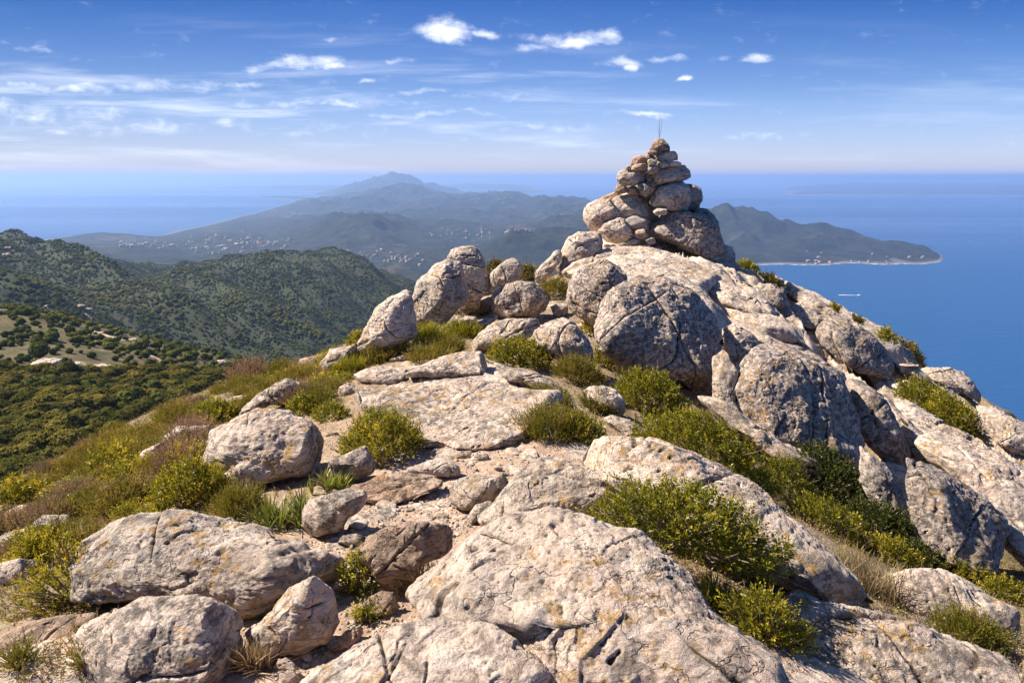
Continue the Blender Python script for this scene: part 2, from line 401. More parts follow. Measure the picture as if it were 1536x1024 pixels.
def ground_z(x, y, detail=True):
    x = np.atleast_1d(np.asarray(x, float)); y = np.atleast_1d(np.asarray(y, float))
    z = base_z(x, y); p = np.stack([x, y, z * 0], -1)
    rk = rockness(x, y); d = np.hypot(x, y)
    z = z + 0.10 * fbm(p / 1.3, 3) * (0.35 + rk)
    # overlapping slabs of bare rock: worn ledges
    t = (x * 0.25 + y * 0.9) / 0.33 + 2.4 * fbm(p / 0.9 + 5, 3)
    fr = t - np.floor(t); led = np.where(fr < 0.8, fr / 0.8, (1 - fr) / 0.2)
    z = z + rk * 0.035 * led * sstep(25, 12, d)
    # ribs of rock running down the right hand slope
    al = x * 0.64 - y * 0.77; ac = x * 0.77 + y * 0.64
    pr = np.stack([al / 3.6, ac / 1.05, al * 0], -1); wv = fbm(p / 1.1 + 2, 3)
    pr[:, 1] += 0.8 * wv; 
    rib = 1 - np.abs(noise(pr + 3)) * 2.2; rib2 = 1 - np.abs(noise(pr * 2.3 + 9)) * 2.0
    side = sstep(1.0, 4.0, x) * sstep(6.5, 8.5, y)
    z = z + side * np.clip(rk * 1.4, 0, 1) * (0.34 * (rib - 0.4) + 0.15 * (rib2 - 0.4))
    fr = ac / 0.42 + 1.6 * wv; fr = fr - np.floor(fr)
    z = z - side * rk * 0.09 * np.where(fr < 0.86, fr / 0.86, (1 - fr) / 0.14)
    if detail:
        z = z + 0.02 * fbm(p / 0.17 + 9, 3) + 0.012 * ridged(p / 0.09, 2)
    return z

def ghit(px, py, ymin=1.2, ymax=30.0):
    """first depth where the ray of a pixel meets the summit ground"""
    r = ray(px, py); Y = np.geomspace(ymin, ymax, 500)
    h = base_z(r[0] * Y, Y) - r[2] * Y
    i = np.argmax(h > 0)
    return float(Y[i]) if h[i] > 0 else 12.0

def build_ground():
    nc, nr = 1250, 1050
    a = np.linspace(-1, 1, nc); u = 0.1 + 0.9 * a + 0.75 * a ** 3
    Yp = np.geomspace(1.9, 75, nr)
    U, Y = np.meshgrid(u, Yp); X = U * Y; Yw = Y - 2.4
    z = ground_z(X.ravel(), Yw.ravel())
    V = np.stack([X.ravel(), Yw.ravel(), z], -1)
    rk = rockness(V[:, 0], V[:, 1]); vg = vegness(V[:, 0], V[:, 1])
    d = np.hypot(V[:, 0], V[:, 1])
    out = sstep(19, 26, d); rk = rk * (1 - out) + 0.3 * out; vg = vg * (1 - out) + 0.8 * out
    me = mesh_np('ground', V, grid_faces(nr, nc), [M_GROUND], {'rock': rk, 'veg': vg})
    tag(link('ground', me), 'bare rock, gravel and thin soil of the summit ridge', 'ground', kind='structure')

# ------------------------------------------------------------------ hillside and far land
MP = [(-150,760,70),(0,742,62),(150,690,78),(300,620,115),(430,575,150),(-150,600,120),(0,600,115),(150,590,125),(300,570,165),(400,560,205),(460,556,235),
 (-220,470,260),(0,462,262),(100,484,270),(180,507,280),(250,525,292),(330,545,305),(430,562,315),
 (0,500,430),(150,545,430),(300,575,440),(430,600,460),(600,640,500),(-220,480,430),
 (0,430,560),(100,450,570),(250,482,620),(400,522,670),(500,552,720),(600,565,820),(0,400,720),(150,418,780),(300,440,880),(450,440,1020),(560,470,1050),(300,412,1080),
 (-220,335,800),(0,354,900),(60,368,960),(120,388,1060),(200,399,1160),(300,400,1220),(400,390,1300),(480,377,1350),(540,392,1400),(600,425,1460),(690,470,1500),
 (0,380,1350),(200,412,1600),(400,402,1700),(540,415,1800),(600,430,1850),(800,440,1800),(-220,370,1400),
 (900,560,300),(1200,650,300),(1500,720,300),(1000,520,600),(1250,580,650),(1600,720,500),(1250,540,1100),(1000,470,1500),(900,440,1800),(1536,700,1000),(1800,800,600),
 (0,374,2100),(200,410,2100),(400,402,2100),(550,407,2200),(620,412,2200),(700,410,2250),(800,404,2350),(900,400,2450),(1000,402,2550),
 (1080,321,4600),(1150,331,4350),(1220,343,4150),(1280,352,3950),(1340,364,3720),(1380,371,3560),(1410,387,3380),(1440,399,3230),(1010,330,4300),(1050,360,3700),(1150,375,3520),(1260,380,3450),(1340,388,3380),
 (130,353,4520),(200,351,4620),(130,362,4000),(250,366,3800),(350,360,4000),(420,350,4500),(300,390,2900),(430,315,7500),(480,300,9000),(540,287,9500),(565,281,9500),(590,285,9400),(620,282,9500),(660,291,9500),(700,300,9500),
 (500,332,5200),(500,316,7000),(600,311,7400),(600,326,5900),(490,343,4200),(540,335,4000),(590,345,4000),(540,395,2950),(450,372,3500),(640,372,3500),(700,360,3900),(760,342,4900),(800,330,5500),(870,322,5600),(850,303,8000),(780,298,9000),(740,292,10000),
 (820,365,3000),(900,330,4500),(860,362,3200),(940,345,3700),(680,330,5200),(720,318,6500),(650,345,4500),
 (590,263,15000),(560,271,15000),(622,271,15000),(520,281,15500),(660,280,15500),(540,276,15200),(640,276,15200)]
MZ = [(-250,32,-22),(0,32,-23),(300,32,-25),(600,32,-24),(900,32,-25),(1200,32,-30),(1500,32,-34),(1800,32,-34),(500,62,-33),(768,62,-36),(1000,70,-42),(1250,70,-46),(1550,70,-52),(1800,70,-55),(1200,2200,-470),(1400,2200,-480),(1110,2600,-445),(1600,2500,-480),(1300,1800,-460),(1500,4000,-480),(1500,5500,-480),(1300,5600,-480),(1150,6600,-480),(1000,8600,-470),(1100,9500,-480),(1500,9500,-480),(1750,3000,-480),
 (1150,3080,-428),(1250,3090,-428),(1350,3120,-428),(1440,3130,-430),(1150,3200,-412),(1250,3200,-412),(1350,3210,-412),(1458,3190,-424),(1470,3450,-445),(1430,3800,-445),(1350,4300,-450),(1250,4800,-450),
 (60,4450,-418),(0,4600,-440),(200,4760,-422),(250,5100,-422),(300,5800,-422),(350,7050,-422),(400,8800,-422),(440,11200,-422),(0,5500,-480),(100,5400,-470),(200,5900,-470),(300,7200,-470),(380,10500,-470),(0,12000,-480),(200,12000,-480),(-200,8000,-480),(-200,5000,-450),
 (0,3700,-400),(-200,3000,-400),(0,2800,-330),(200,4200,-396),(300,5000,-400),(350,6000,-400),(400,7400,-398),
 (400,13300,-405),(385,13300,-424),(400,12700,-440),(450,13300,-400),(500,13000,-395),(470,14300,-440),(350,14500,-470),(420,16500,-450),(520,12000,-390),
 (960,7800,-400),(880,9200,-425),(820,9800,-425),(900,7600,-345),(950,8600,-445),(850,11500,-470),(780,13600,-450),(950,11500,-480),(720,13000,-400),(660,13000,-380),(700,14500,-440),(800,17000,-470),
 (700,17500,-400),(780,17500,-405),(820,17500,-430),(600,18000,-380),(640,19000,-420),(720,21500,-440),(700,25500,-350),(760,25500,-345),(810,25500,-430),(560,21000,-440),(900,23000,-480),(860,17800,-470),
 (330,21000,-430),(420,22000,-370),(500,22000,-365),(560,24000,-380),(300,25000,-400),(400,26500,-380),(200,24000,-480),(280,22000,-450),(0,24000,-480),(0,30000,-480),(460,18500,-450),(380,18500,-470),
 (1200,16500,-410),(1180,19000,-430),(1300,17000,-400),(1400,16500,-395),(1536,16000,-395),(1700,16000,-400),(1240,24000,-330),(1320,26000,-315),(1450,27000,-330),(1560,26000,-330),(1700,25000,-340),(1150,25000,-450),(1050,22000,-480),(1300,14500,-445),(1450,14000,-445),(1600,13500,-445),(1300,20000,-385),(1450,21000,-370),(1200,21000,-400),
 (600,33000,-440),(300,34000,-470),(900,34000,-480),(1300,34000,-460),(1600,34000,-460),(0,42000,-480),(768,42000,-480),(1536,42000,-480)]
_mr = ray([m[0] for m in MP], [m[1] for m in MP]) * np.array([m[2] for m in MP], float)[:, None]
_mz = ray([m[0] for m in MZ], np.full(len(MZ), 265.0)); _mzY = np.array([m[1] for m in MZ], float)
US = 2.5
_MX = np.r_[np.c_[_mr[:, 0] / _mr[:, 1] * US, np.log(_mr[:, 1])], np.c_[_mz[:, 0] * US, np.log(_mzY)]]
_MV = np.r_[_mr[:, 2], np.array([m[2] + (25 if m[1] > 1000 else 0) for m in MZ], float)]
_MW = rbf_fit(_MX, _MV, 0.05)
_lu0, _lud = -3.4, 0.012; _ly0, _lyd = math.log(30), 0.008
_lq = np.stack(np.meshgrid(np.arange(_lu0, 3.4, _lud), np.arange(_ly0, math.log(46000), _lyd)), -1)
_LG = rbf_eval(_MX, _MW, 0.05, _lq.reshape(-1, 2)).reshape(_lq.shape[:2])

def land_z(x, y):
    x = np.atleast_1d(np.asarray(x, float)); y = np.atleast_1d(np.asarray(y, float))
    b = bilin(_LG, _lu0, _lud, _ly0, _lyd, x / y * US, np.log(y))
    p = np.stack([x, y, x * 0], -1)
    el = np.clip(b - SEA, 0, 400)
    w = 0.14 * fbm(p / 900 + 3, 3)[:, None]
    far = sstep(1500, 3500, y)
    n1 = ridged(p / 1500 + w * 2, 5) - 0.52
    pr_ = np.stack([(x * .75 - y * .66) / 480, (x * .66 + y * .75) / 150, x * 0], -1)
    n2 = ridged(pr_ + 7 + w, 4) - 0.5
    n3 = ridged(p / 420 + 2, 4) - 0.5
    amp = np.clip(el * 2.6 - 14, 0, 230)
    n4 = ridged(p / 330 + 12 + w, 4) - 0.5
    z = b + far * (0.74 * amp * n1 + 0.32 * amp * n3 + 0.15 * amp * n4)
    mid = sstep(250, 600, y) * (1 - far)
    z = z + mid * (48 * n2 + 14 * n3) + (1 - far) * sstep(40, 120, y) * 3.0 * fbm(p / 30, 3)
    return np.maximum(z, SEA - 4)

def lhit(px, py, ymin=50.0, ymax=30000.0):
    r = ray(px, py); Y = np.geomspace(ymin, ymax, 900)
    h = land_z(r[0] * Y, Y) - r[2] * Y
    ok = (h > 0)
    i = np.argmax(ok)
    if not ok[i]: return None
    p = r * Y[i]; p[2] = land_z(p[0], p[1])[0]
    return p if p[2] > SEA + 1 else None

def build_land():
    def part(name, label, y0, y1, nr, nc, u0, u1, mat, cat='hills'):
        Y = np.geomspace(y0, y1, nr); u = np.linspace(u0, u1, nc)
        U, YY = np.meshgrid(u, Y); X = U * YY
        z = land_z(X.ravel(), YY.ravel())
        me = mesh_np(name, np.stack([X.ravel(), YY.ravel(), z], -1), grid_faces(nr, nc), [mat])
        tag(link(name, me), label, cat, kind='structure')
    part('hillside', 'scrub covered hillside falling away left of the summit', 34, 1950, 620, 620, -1.25, 1.3, M_HILL)
    part('hills', 'blue wooded hills, headland and distant coast beyond the summit', 1950, 44000, 760, 1150, -1.05, 1.1, M_FAR)
    n = 96; a = np.linspace(0, 2 * PI, n, endpoint=False)
    rings = np.geomspace(300, 62000, 24); V = [(0, 0, SEA)]
    V = np.r_[np.array(V), np.concatenate([np.c_[np.cos(a) * r, np.sin(a) * r, np.full(n, SEA)] for r in rings])]
    F = []
    for k in range(len(rings) - 1):
        b0 = 1 + k * n; b1 = b0 + n
        for i in range(n): F.append((b0 + i, b1 + i, b1 + (i + 1) % n, b0 + (i + 1) % n))
    for i in range(0, n, 2): F.append((0, 1 + i, 1 + (i + 1) % n, 1 + (i + 2) % n))
    me = mesh_np('sea', V, np.array(F), [M_SEA])
    tag(link('sea', me), 'calm deep blue sea reaching to the horizon', 'sea', kind='structure')
# ------------------------------------------------------------------ rocks
_ico = {}
def ico(level):
    if level not in _ico:
        bm = bmesh.new(); bmesh.ops.create_icosphere(bm, subdivisions=level, radius=1.0)
        me = bpy.data.meshes.new('t'); bm.to_mesh(me); bm.free()
        V = np.empty(len(me.vertices) * 3, np.float32); me.vertices.foreach_get('co', V)
        F = np.empty(len(me.loops), np.int32); me.loops.foreach_get('vertex_index', F)
        bpy.data.meshes.remove(me)
        _ico[level] = (V.reshape(-1, 3).astype(float), F.reshape(-1, 3))
    return _ico[level]

def vnormals(V, F):
    a, b, c = V[F[:, 0]], V[F[:, 1]], V[F[:, 2]]
    n = np.cross(b - a, c - a); N = np.zeros_like(V)
    for k in range(3):
        for ax in range(3): N[:, ax] += np.bincount(F[:, k], n[:, ax], len(V))
    return N / (np.linalg.norm(N, axis=1)[:, None] + 1e-12)

def rot(ax, ay, az):
    cx, sx, cy, sy, cz, sz = math.cos(ax), math.sin(ax), math.cos(ay), math.sin(ay), math.cos(az), math.sin(az)
    return np.array([[1,0,0],[0,cx,-sx],[0,sx,cx]]) @ np.array([[cy,0,sy],[0,1,0],[-sy,0,cy]]) @ np.array([[cz,-sz,0],[sz,cz,0],[0,0,1]])
FOL = rot(0.55, 0.35, 0.5)       # the grain of the granite runs one way over the whole summit

def rockdisp(P, s, lev, seed, rough=1.0):
    """height above the smooth body of a rock of half size s metres"""
    q = P + seed * 3.71
    rg = np.random.default_rng(seed * 13 + 5); c0 = P.mean(0)
    h = 0.10 * s * fbm(q / (1.1 * s), 2) + 0.055 * s * fbm(q / (0.42 * s), 4, 0.55)
    g = P @ FOL
    w = fbm(q / (0.45 * s + 0.1), 3)
    # straight joints: a groove with a small step across it
    for k in range(int(2 + 2 * rough)):
        ax = FOL[:, (2, 2, 0, 1, 2)[k % 5]] + rg.normal(size=3) * 0.35; ax /= np.linalg.norm(ax)
        x = (P - c0) @ ax + rg.uniform(-0.6, 0.6) * s + 0.045 * s * w
        m = sstep(-0.15, 0.15, fbm(q / (0.8 * s) + 20 + k, 1) + 0.05)
        wd = (rg.uniform(0.008, 0.03) * s + 0.003) * (1 + 0.7 * noise(q / (0.3 * s)))
        h += m * rough * (-0.05 * s * np.exp(-(x / wd) ** 2) + rg.uniform(-0.022, 0.022) * s * np.tanh(x / wd))
    # thin weathering flakes along the grain
    t = g[:, 2] / (0.16 * s + 0.05) + 2.2 * w
    fr = t - np.floor(t); led = np.where(fr < 0.85, fr / 0.85, (1 - fr) / 0.15)
    keep = sstep(0.0, 0.3, fbm(q / (0.6 * s) + 11, 2))
    h += 0.024 * s * led * keep * rough
    if lev >= 6:
        k_ = min(1, s * 2.5)
        gw = g + 0.05 * w[:, None]
        h += 0.015 * fbm(gw / np.array([0.42, 0.15, 0.045]), 4, 0.6) * k_
        # broken edges of thin sheets
        for per, am, sd in ((0.085, 0.010, 3), (0.034, 0.0045, 8)):
            t2 = gw[:, 2] / per + 1.7 * fbm(gw / np.array([0.5, 0.3, 0.3]) + sd, 2); f2 = t2 - np.floor(t2)
            h += am * k_ * np.where(f2 < 0.88, f2 / 0.88, (1 - f2) / 0.12) * sstep(-0.05, 0.22, fbm(q / 0.33 + sd, 2)) * rough
        b = fbm(g / np.array([0.10, 0.05, 0.06]) + 2, 2); h -= 0.016 * sstep(0.32, 0.52, b) * k_ * sstep(0.08, 0.3, fbm(q / (0.5 * s) + 30, 1))
        h += 0.007 * fbm(q / 0.03 + 3, 3, 0.6) * k_
    return h

ZN = {'P': (1, 0, 0), 'c': (4.265, 860, 160), '1': (3.657, 760, 160), '2': (3.339, 480, 340), '3': (2.133, 820, 380), '4': (2.206, 0, 560),
      '5': (2.4, 600, 600), '6': (3.369, 400, 720), '7': (3.657, 440, 560), '8': (2.6675, 1136, 640), '9': (4.653, 0, 580), 'r': (3.2, 1100, 380), 'm': (3.79, 0, 330)}
def zpts(z, s):
    k, x0, y0 = ZN[z]
    a = np.array([float(v) for v in s.replace(',', ' ').split()]).reshape(-1, 2)
    return a / k + np.array([x0, y0])

ROCKS = []
def rock(name, label, cat, z, outline, Y=None, tilt=0.35, T=0.8, lev=6, cut=0.8, seed=None, az=0.0, mat=None, group=None, box=0.58, rough=1.0, tback=None, sink=0.0, hitfn=None, keep=False):
    pts = zpts(z, outline)
    if z == 'c': pts = pts.mean(0) + (pts - pts.mean(0)) * (1.07 if np.ptp(pts[:, 0]) < 22 else 1.03)
    seed = seed if seed is not None else len(ROCKS) + 1
    rg = np.random.default_rng(seed * 7 + 1)
    x, y = pts[:, 0], pts[:, 1]; x2, y2 = np.roll(x, -1), np.roll(y, -1)
    cr = x * y2 - x2 * y; A = cr.sum() / 2
    cx = ((x + x2) * cr).sum() / (6 * A); cy = ((y + y2) * cr).sum() / (6 * A)
    tt = np.linspace(0, 1, 16, endpoint=False)[:, None]
    dense = (pts[None] * (1 - tt[..., None]) + np.roll(pts, -1, 0)[None] * tt[..., None]).reshape(-1, 2)
    dx, dy = dense[:, 0] - cx, -(dense[:, 1] - cy)
    th = np.arctan2(dy, dx); R = np.hypot(dx, dy); o = np.argsort(th); th, R = th[o], R[o]
    tg = np.linspace(-PI, PI, 361)[:-1]
    Rg = np.interp(tg, np.r_[th - 2 * PI, th, th + 2 * PI], np.r_[R, R, R])
    ker = np.exp(-np.linspace(-2, 2, 9) ** 2); ker /= ker.sum()
    Rg = np.convolve(np.r_[Rg[-4:], Rg, Rg[:4]], ker, 'valid')
    ib = np.argmax(pts[:, 1]); bx, by = cx * 0.5 + pts[ib, 0] * 0.5, pts[:, 1].max()
    if Y is None: Y = (hitfn or ghit)(bx, min(by, 1010))
    elif Y > 2.6 and not keep and z != 'c' : Y = ghit(bx, min(by, 1010)) * 0.99
    wpx, hpx = np.ptp(pts[:, 0]), np.ptp(pts[:, 1])
    cuts = [(np.array(v_) + rg.normal(size=3) * 0.16, rg.uniform(-0.05, 0.09)) for v_ in ((-0.35, -0.25, 0.9), (0.72, -0.62, 0.3), (-0.62, -0.72, 0.25), (0.15, -0.9, -0.3), (0.5, -0.3, 0.75), (-0.1, -0.75, 0.6), (0.9, -0.1, 0.3))]
    facets = []
    for _ in range(16):
        nn = rg.normal(size=3); nn[1] = -abs(nn[1]) * 0.9; nn /= np.linalg.norm(nn); facets.append((nn, rg.uniform(0.80, 0.95)))
    def shape(lv, Rt, disp):
        V, F = ico(lv)
        u, v, w = V[:, 0], V[:, 1], V[:, 2]
        rho = np.hypot(u, v); th = np.arctan2(v, u)
        Rv = np.interp(th, np.r_[tg, PI], np.r_[Rt, Rt[0]])
        px = cx + Rv * rho * np.cos(th); py = cy - Rv * rho * np.sin(th)
        B = ray(bx, by) * Y
        a = tilt * PI / 2
        n = np.array([math.sin(az) * math.cos(a), -math.cos(az) * math.cos(a), math.sin(a)])
        r = ray(px, py)
        den = r @ n
        den = np.where(np.abs(den) < 0.02, -0.02, den)
        t = np.clip((B @ n) / den, Y * 0.55, Y * 1.9)
        rn = np.linalg.norm(r, axis=1)[:, None]
        s = 0.5 * math.sqrt(wpx * hpx) * Y / FPX * 1.03
        wp = np.sign(w) * np.abs(w) ** box
        dep = np.where(w > 0, wp * T * s, wp * (tback if tback is not None else max(T, 0.7)) * s)
        dep = np.where(w > 0, dep * (0.72 if s > 0.28 and tilt < 0.5 else 0.85), dep); P = r * t[:, None] - r / rn * dep[:, None]
        P0c = P.mean(0)
        if cut:
            for nn, jit in cuts:
                top = nn[2] > 0.6
                nn = nn / np.linalg.norm(nn)
                pr = (P - P0c) @ nn; d = pr.max() * min(0.97, cut + jit + (0.08 if top else 0))
                ex = pr - d; k = 0.04 * s
                P = P - nn * (k * np.logaddexp(0, ex / k) * 0.93)[:, None]
        for nn, jit in facets:
            pr = (P - P0c) @ nn; ex = pr - pr.max() * jit; k = 0.011 * s
            P = P - nn * (k * np.logaddexp(0, ex / k) * 0.9)[:, None]
        N = vnormals(P, F)
        if np.mean(np.einsum('ij,ij->i', N, P - P0c)) < 0:
            F = F[:, ::-1]; N = -N
        if disp: P = P + N * rockdisp(P, s, lev, seed, rough)[:, None]
        return P, F
    # keep the outline true after cutting and roughening
    P, _ = shape(5, Rg, True)
    yc = P[:, 1] * cp - P[:, 2] * sp; zc = P[:, 1] * sp + P[:, 2] * cp
    qx = 768 + FPX * P[:, 0] / yc - cx; qy = -(512 - FPX * zc / yc - cy)
    qth = np.arctan2(qy, qx); qr = np.hypot(qx, qy)
    bins = ((qth + PI) / (2 * PI) * 60).astype(int) % 60
    mx = np.zeros(60); np.maximum.at(mx, bins, qr); mx[mx == 0] = np.nan
    bt = -PI + (np.arange(60) + 0.5) * 2 * PI / 60
    ok = ~np.isnan(mx); mxs = np.interp(tg, np.r_[bt[ok] - 2 * PI, bt[ok], bt[ok] + 2 * PI], np.tile(mx[ok], 3))
    f = np.clip(Rg / mxs, 0.85, 1.45); kk = np.hanning(21); kk /= kk.sum()
    f = np.convolve(np.r_[f[-10:], f, f[:10]], kk, 'valid')
    P, F = shape(lev, Rg * f, True)
    if sink: P[:, 2] -= sink
    o = smesh(name, P, F, [mat or M_ROCK], label, cat, group)
    ROCKS.append((o, P, F)) if lev <= 99 else None
    return o

def loose_mesh(seed, s, flat=1.0, lev=4):
    """a loose broken stone of half size s"""
    V, F = ico(lev); rg = np.random.default_rng(seed)
    P = V * np.array([1.0, rg.uniform(0.6, 0.95), rg.uniform(0.35, 0.7) * flat]) * s
    for k in range(9):
        nn = rg.normal(size=3); nn /= np.linalg.norm(nn)
        pr = P @ nn; d = pr.max() * rg.uniform(0.62, 0.9); kk = 0.04 * s
        P = P - nn * (kk * np.logaddexp(0, (pr - d) / kk) * 0.95)[:, None]
    N = vnormals(P, F)
    P = P + N * (0.10 * s * fbm(P / (0.8 * s) + seed, 3) + 0.04 * s * ridged(P / (0.35 * s) + seed, 3))[:, None]
    P[:, 2] -= P[:, 2].min()
    return mesh_np('stone', P, F, [M_ROCK])

# ---- the cairn
def build_cairn():
    g = 'stones piled up in the cairn'
    def c(label, pts, Y, T=0.95, lev=5, cut=0.78, mat=None, **k):
        rock('cairn_stone', label, 'stone', 'c', pts, Y=Y, tilt=0.08, T=T, lev=lev, cut=cut, mat=mat, group=g, rough=0.9, **k)
    c('small pointed brown stone crowning the cairn under the thin mast', '487,282 500,250 520,215 548,204 575,206 605,240 620,278 600,290 540,294 500,292', 17.5, 0.9, mat=M_ROCKB)
    c('flat dark wedge of stone just under the left of the crowning stone', '470,288 500,278 550,290 545,312 500,312 475,305', 17.35, 1.6, mat=M_ROCKB)
    c('rounded grey stone right below the crowning stone', '526,315 545,298 590,288 640,284 667,310 662,342 620,352 560,358 535,344', 17.45, 0.9)
    c('rough brown stone upper left of the cairn with a ragged top', '366,362 380,328 400,313 460,306 520,316 537,335 522,364 480,380 420,378 370,388', 17.45, 0.9, mat=M_ROCKB)
    c('small pale block wedged beside the rough brown stone', '475,345 500,334 532,345 530,376 480,376', 17.2, 1.2)
    c('flat brown stone under the rough brown stone', '373,382 400,365 460,362 486,385 465,408 400,412 370,404', 17.3, 1.3, mat=M_ROCKB)
    c('tiny pale chip at the left shoulder of the cairn', '333,388 355,376 374,390 362,404 336,402', 17.4, 1.2, lev=4)
    c('smooth blue grey stone in the middle of the upper cairn', '456,402 470,380 510,370 548,385 542,418 500,434 463,426', 17.25, 1.1, mat=M_ROCKG)
    c('narrow grey stone filling the gap under the rounded grey stone', '538,366 575,348 614,355 614,382 560,396', 17.3, 1.2, mat=M_ROCKG)
    c('thin pale flat stone on top of the wide right slab', '598,366 620,350 670,350 694,368 680,380 610,384', 17.35, 1.3)
    c('wide pale slab on the left side with squared lower edge', '275,460 288,420 320,398 380,392 440,402 472,425 478,470 440,490 380,506 300,504', 17.4, 0.9, cut=0.74)
    c('wide pale slab on the right side with a dark split across it', '493,440 508,418 545,398 600,383 680,371 742,398 747,440 720,468 650,484 560,504 508,492', 17.4, 0.9)
    c('small brown stone between the two wide slabs', '466,432 490,424 503,470 485,494 468,474', 17.35, 1.2, mat=M_ROCKB)
    c('brown stone under the left end of the left slab', '266,522 285,494 322,500 348,522 340,550 300,556 268,549', 17.45, 1.1, mat=M_ROCKB)
    c('small upright stone under the left slab', '343,552 355,518 385,503 414,530 418,560 380,568', 17.4, 1.1, mat=M_ROCKB)
    c('dark squarish stone with level bands under the left slab', '410,495 450,480 500,484 528,515 512,548 460,580 428,562', 17.3, 1.1, mat=M_ROCKG)
    c('small reddish chip under the right slab', '488,482 510,474 532,500 515,516', 17.3, 1.2, lev=4, mat=M_ROCKB)
    c('large angular boulder right of centre with a bright left face', '485,590 498,545 548,500 640,486 704,488 748,530 753,600 722,660 640,668 540,644 493,622', 17.25, 1.0, lev=6, cut=0.70)
    c('darker boulder tucked behind the right end of the large angular boulder', '690,490 760,500 800,510 827,555 822,600 802,645 750,664 725,640', 17.75, 0.9, mat=M_ROCKG)
    c('lichen stained boulder forming the ledge at the left rear', '140,610 195,570 265,546 345,556 330,610 240,650 170,650', 17.9, 0.9, mat=M_ROCKB)
    c('large rounded boulder on the far left of the cairn', '66,725 70,660 98,620 160,593 230,598 285,622 296,680 275,745 232,795 160,800 108,784', 17.35, 0.95, lev=6)
    c('large dome shaped boulder left of centre', '188,660 248,600 318,558 390,552 452,578 494,640 496,705 470,745 400,785 300,765 230,725', 17.55, 0.95, lev=6, cut=0.72)
    c('diamond shaped boulder leaning at the lower left', '162,790 208,743 290,710 342,740 382,812 372,845 290,875 218,866 172,824', 16.9, 0.8, lev=6, cut=0.70)
    c('squat shaded stone under the dome shaped boulder', '310,730 400,690 482,725 494,775 440,800 360,790', 17.2, 0.9, mat=M_ROCKG)
    c('huge grey boulder forming the right base of the cairn', '476,800 496,740 548,683 640,663 742,678 852,718 932,758 988,820 993,862 962,895 932,945 880,980 780,950 650,886 540,846', 17.05, 0.85, lev=7, cut=0.76, mat=M_ROCKL)
    c('dark boulder behind the huge grey boulder', '740,668 790,643 852,653 903,693 938,760 905,775 820,735', 17.8, 1.0, mat=M_ROCKG)
    c('rounded grey stone at the lower right foot of the cairn', '870,975 905,920 960,880 1012,898 1035,950 1033,992 960,994', 17.5, 0.9)
    c('small rosy stone wedged between the large boulders', '508,670 540,648 603,658 594,692 528,698', 17.0, 1.1, lev=4)
    c('orange lichened stone in the gap at the foot of the cairn', '373,822 410,788 450,783 484,820 472,846 400,850', 16.9, 1.1, mat=M_ROCKB)
    c('blue grey flat pebble at the foot of the cairn, the left one', '338,864 380,845 422,850 412,882 348,886', 16.8, 1.0, lev=4, mat=M_ROCKG)
    c('blue grey flat pebble at the foot of the cairn, the right one', '453,852 480,834 523,844 528,872 480,884', 16.8, 1.0, lev=4, mat=M_ROCKG)
    c('dark filling stone seen through the gaps low in the cairn', '300,610 400,480 520,440 640,500 740,600 830,720 900,860 800,930 560,900 360,880 220,800 180,700', 18.15, .75, lev=6, mat=M_ROCKG)
    c('dark filling stone seen through the gaps high in the cairn', '400,420 440,350 520,300 600,320 660,400 640,500 560,580 420,590 320,540 340,460', 17.85, 0.6, mat=M_ROCKG)
    rock('outcrop', 'rough rock ledge directly beneath the stones of the cairn', 'rock', 'P', '838,402 862,366 900,352 960,350 1020,360 1080,378 1112,396 1090,420 1000,425 900,425', Y=17.7, tilt=.3, T=.7, lev=6, keep=True)
    # thin mast
    mr = ray(860 + 548 / 4.265, 160 + 200 / 4.265) * 17.6
    def rod(pts, r):
        V = []; F = []
        for k, p in enumerate(pts):
            rr = r * (1 - 0.55 * k / (len(pts) - 1))
            for j in range(8): V.append((p[0] + rr * math.cos(j * PI / 4), p[1] + rr * math.sin(j * PI / 4), p[2]))
        for k in range(len(pts) - 1):
            for j in range(8): F.append((k * 8 + j, k * 8 + (j + 1) % 8, k * 8 + 8 + (j + 1) % 8, k * 8 + 8 + j))
        return V, F
    e = link('antenna', None, None, tuple(mr)); tag(e, 'thin metal mast with a short side rod standing on top of the cairn', 'antenna')
    V, F = rod([(0, 0, -0.12), (0.002, 0, 0.2), (-0.004, 0, 0.57)], 0.0065); link('mast', mesh_np('mast', V, F, [M_METAL]), e)
    V, F = rod([(0.012, 0, 0.02), (0.045, 0.0, 0.2), (0.062, 0, 0.46)], 0.005); link('side_rod', mesh_np('side_rod', V, F, [M_METAL]), e)
    V, F = rod([(-0.02, 0, 0.10), (-0.03, 0.0, 0.2), (-0.034, 0, 0.32)], 0.0035); link('side_rod', mesh_np('side_rod', V, F, [M_METAL]), e)
    # small rubble at the foot
    sm = [loose_mesh(60 + k, 0.07, 0.9, 3) for k in range(3)]
    rg = np.random.default_rng(8)
    for k in range(34):
        px = rg.uniform(868, 1120); py = np.interp(px, [868, 900, 960, 1020, 1060, 1120], [366, 374, 369, 372, 388, 400]) + rg.uniform(-3, 5)
        Y = 17.1 + rg.uniform(-.3, .5); r_ = ray(px, py) * Y; z = max(r_[2], ground_z(r_[0], r_[1])[0]) - 0.01
        o = link('rubble_stone', sm[k % 3], None, (r_[0], r_[1], z)); o.rotation_euler = (rg.uniform(-.3, .3), rg.uniform(-.3, .3), rg.uniform(0, 6)); s_ = rg.uniform(.6, 1.9); o.scale = (s_, s_, s_)
        tag(o, 'small rubble stone lying around the foot of the cairn', 'stone', 'rubble around the foot of the cairn')

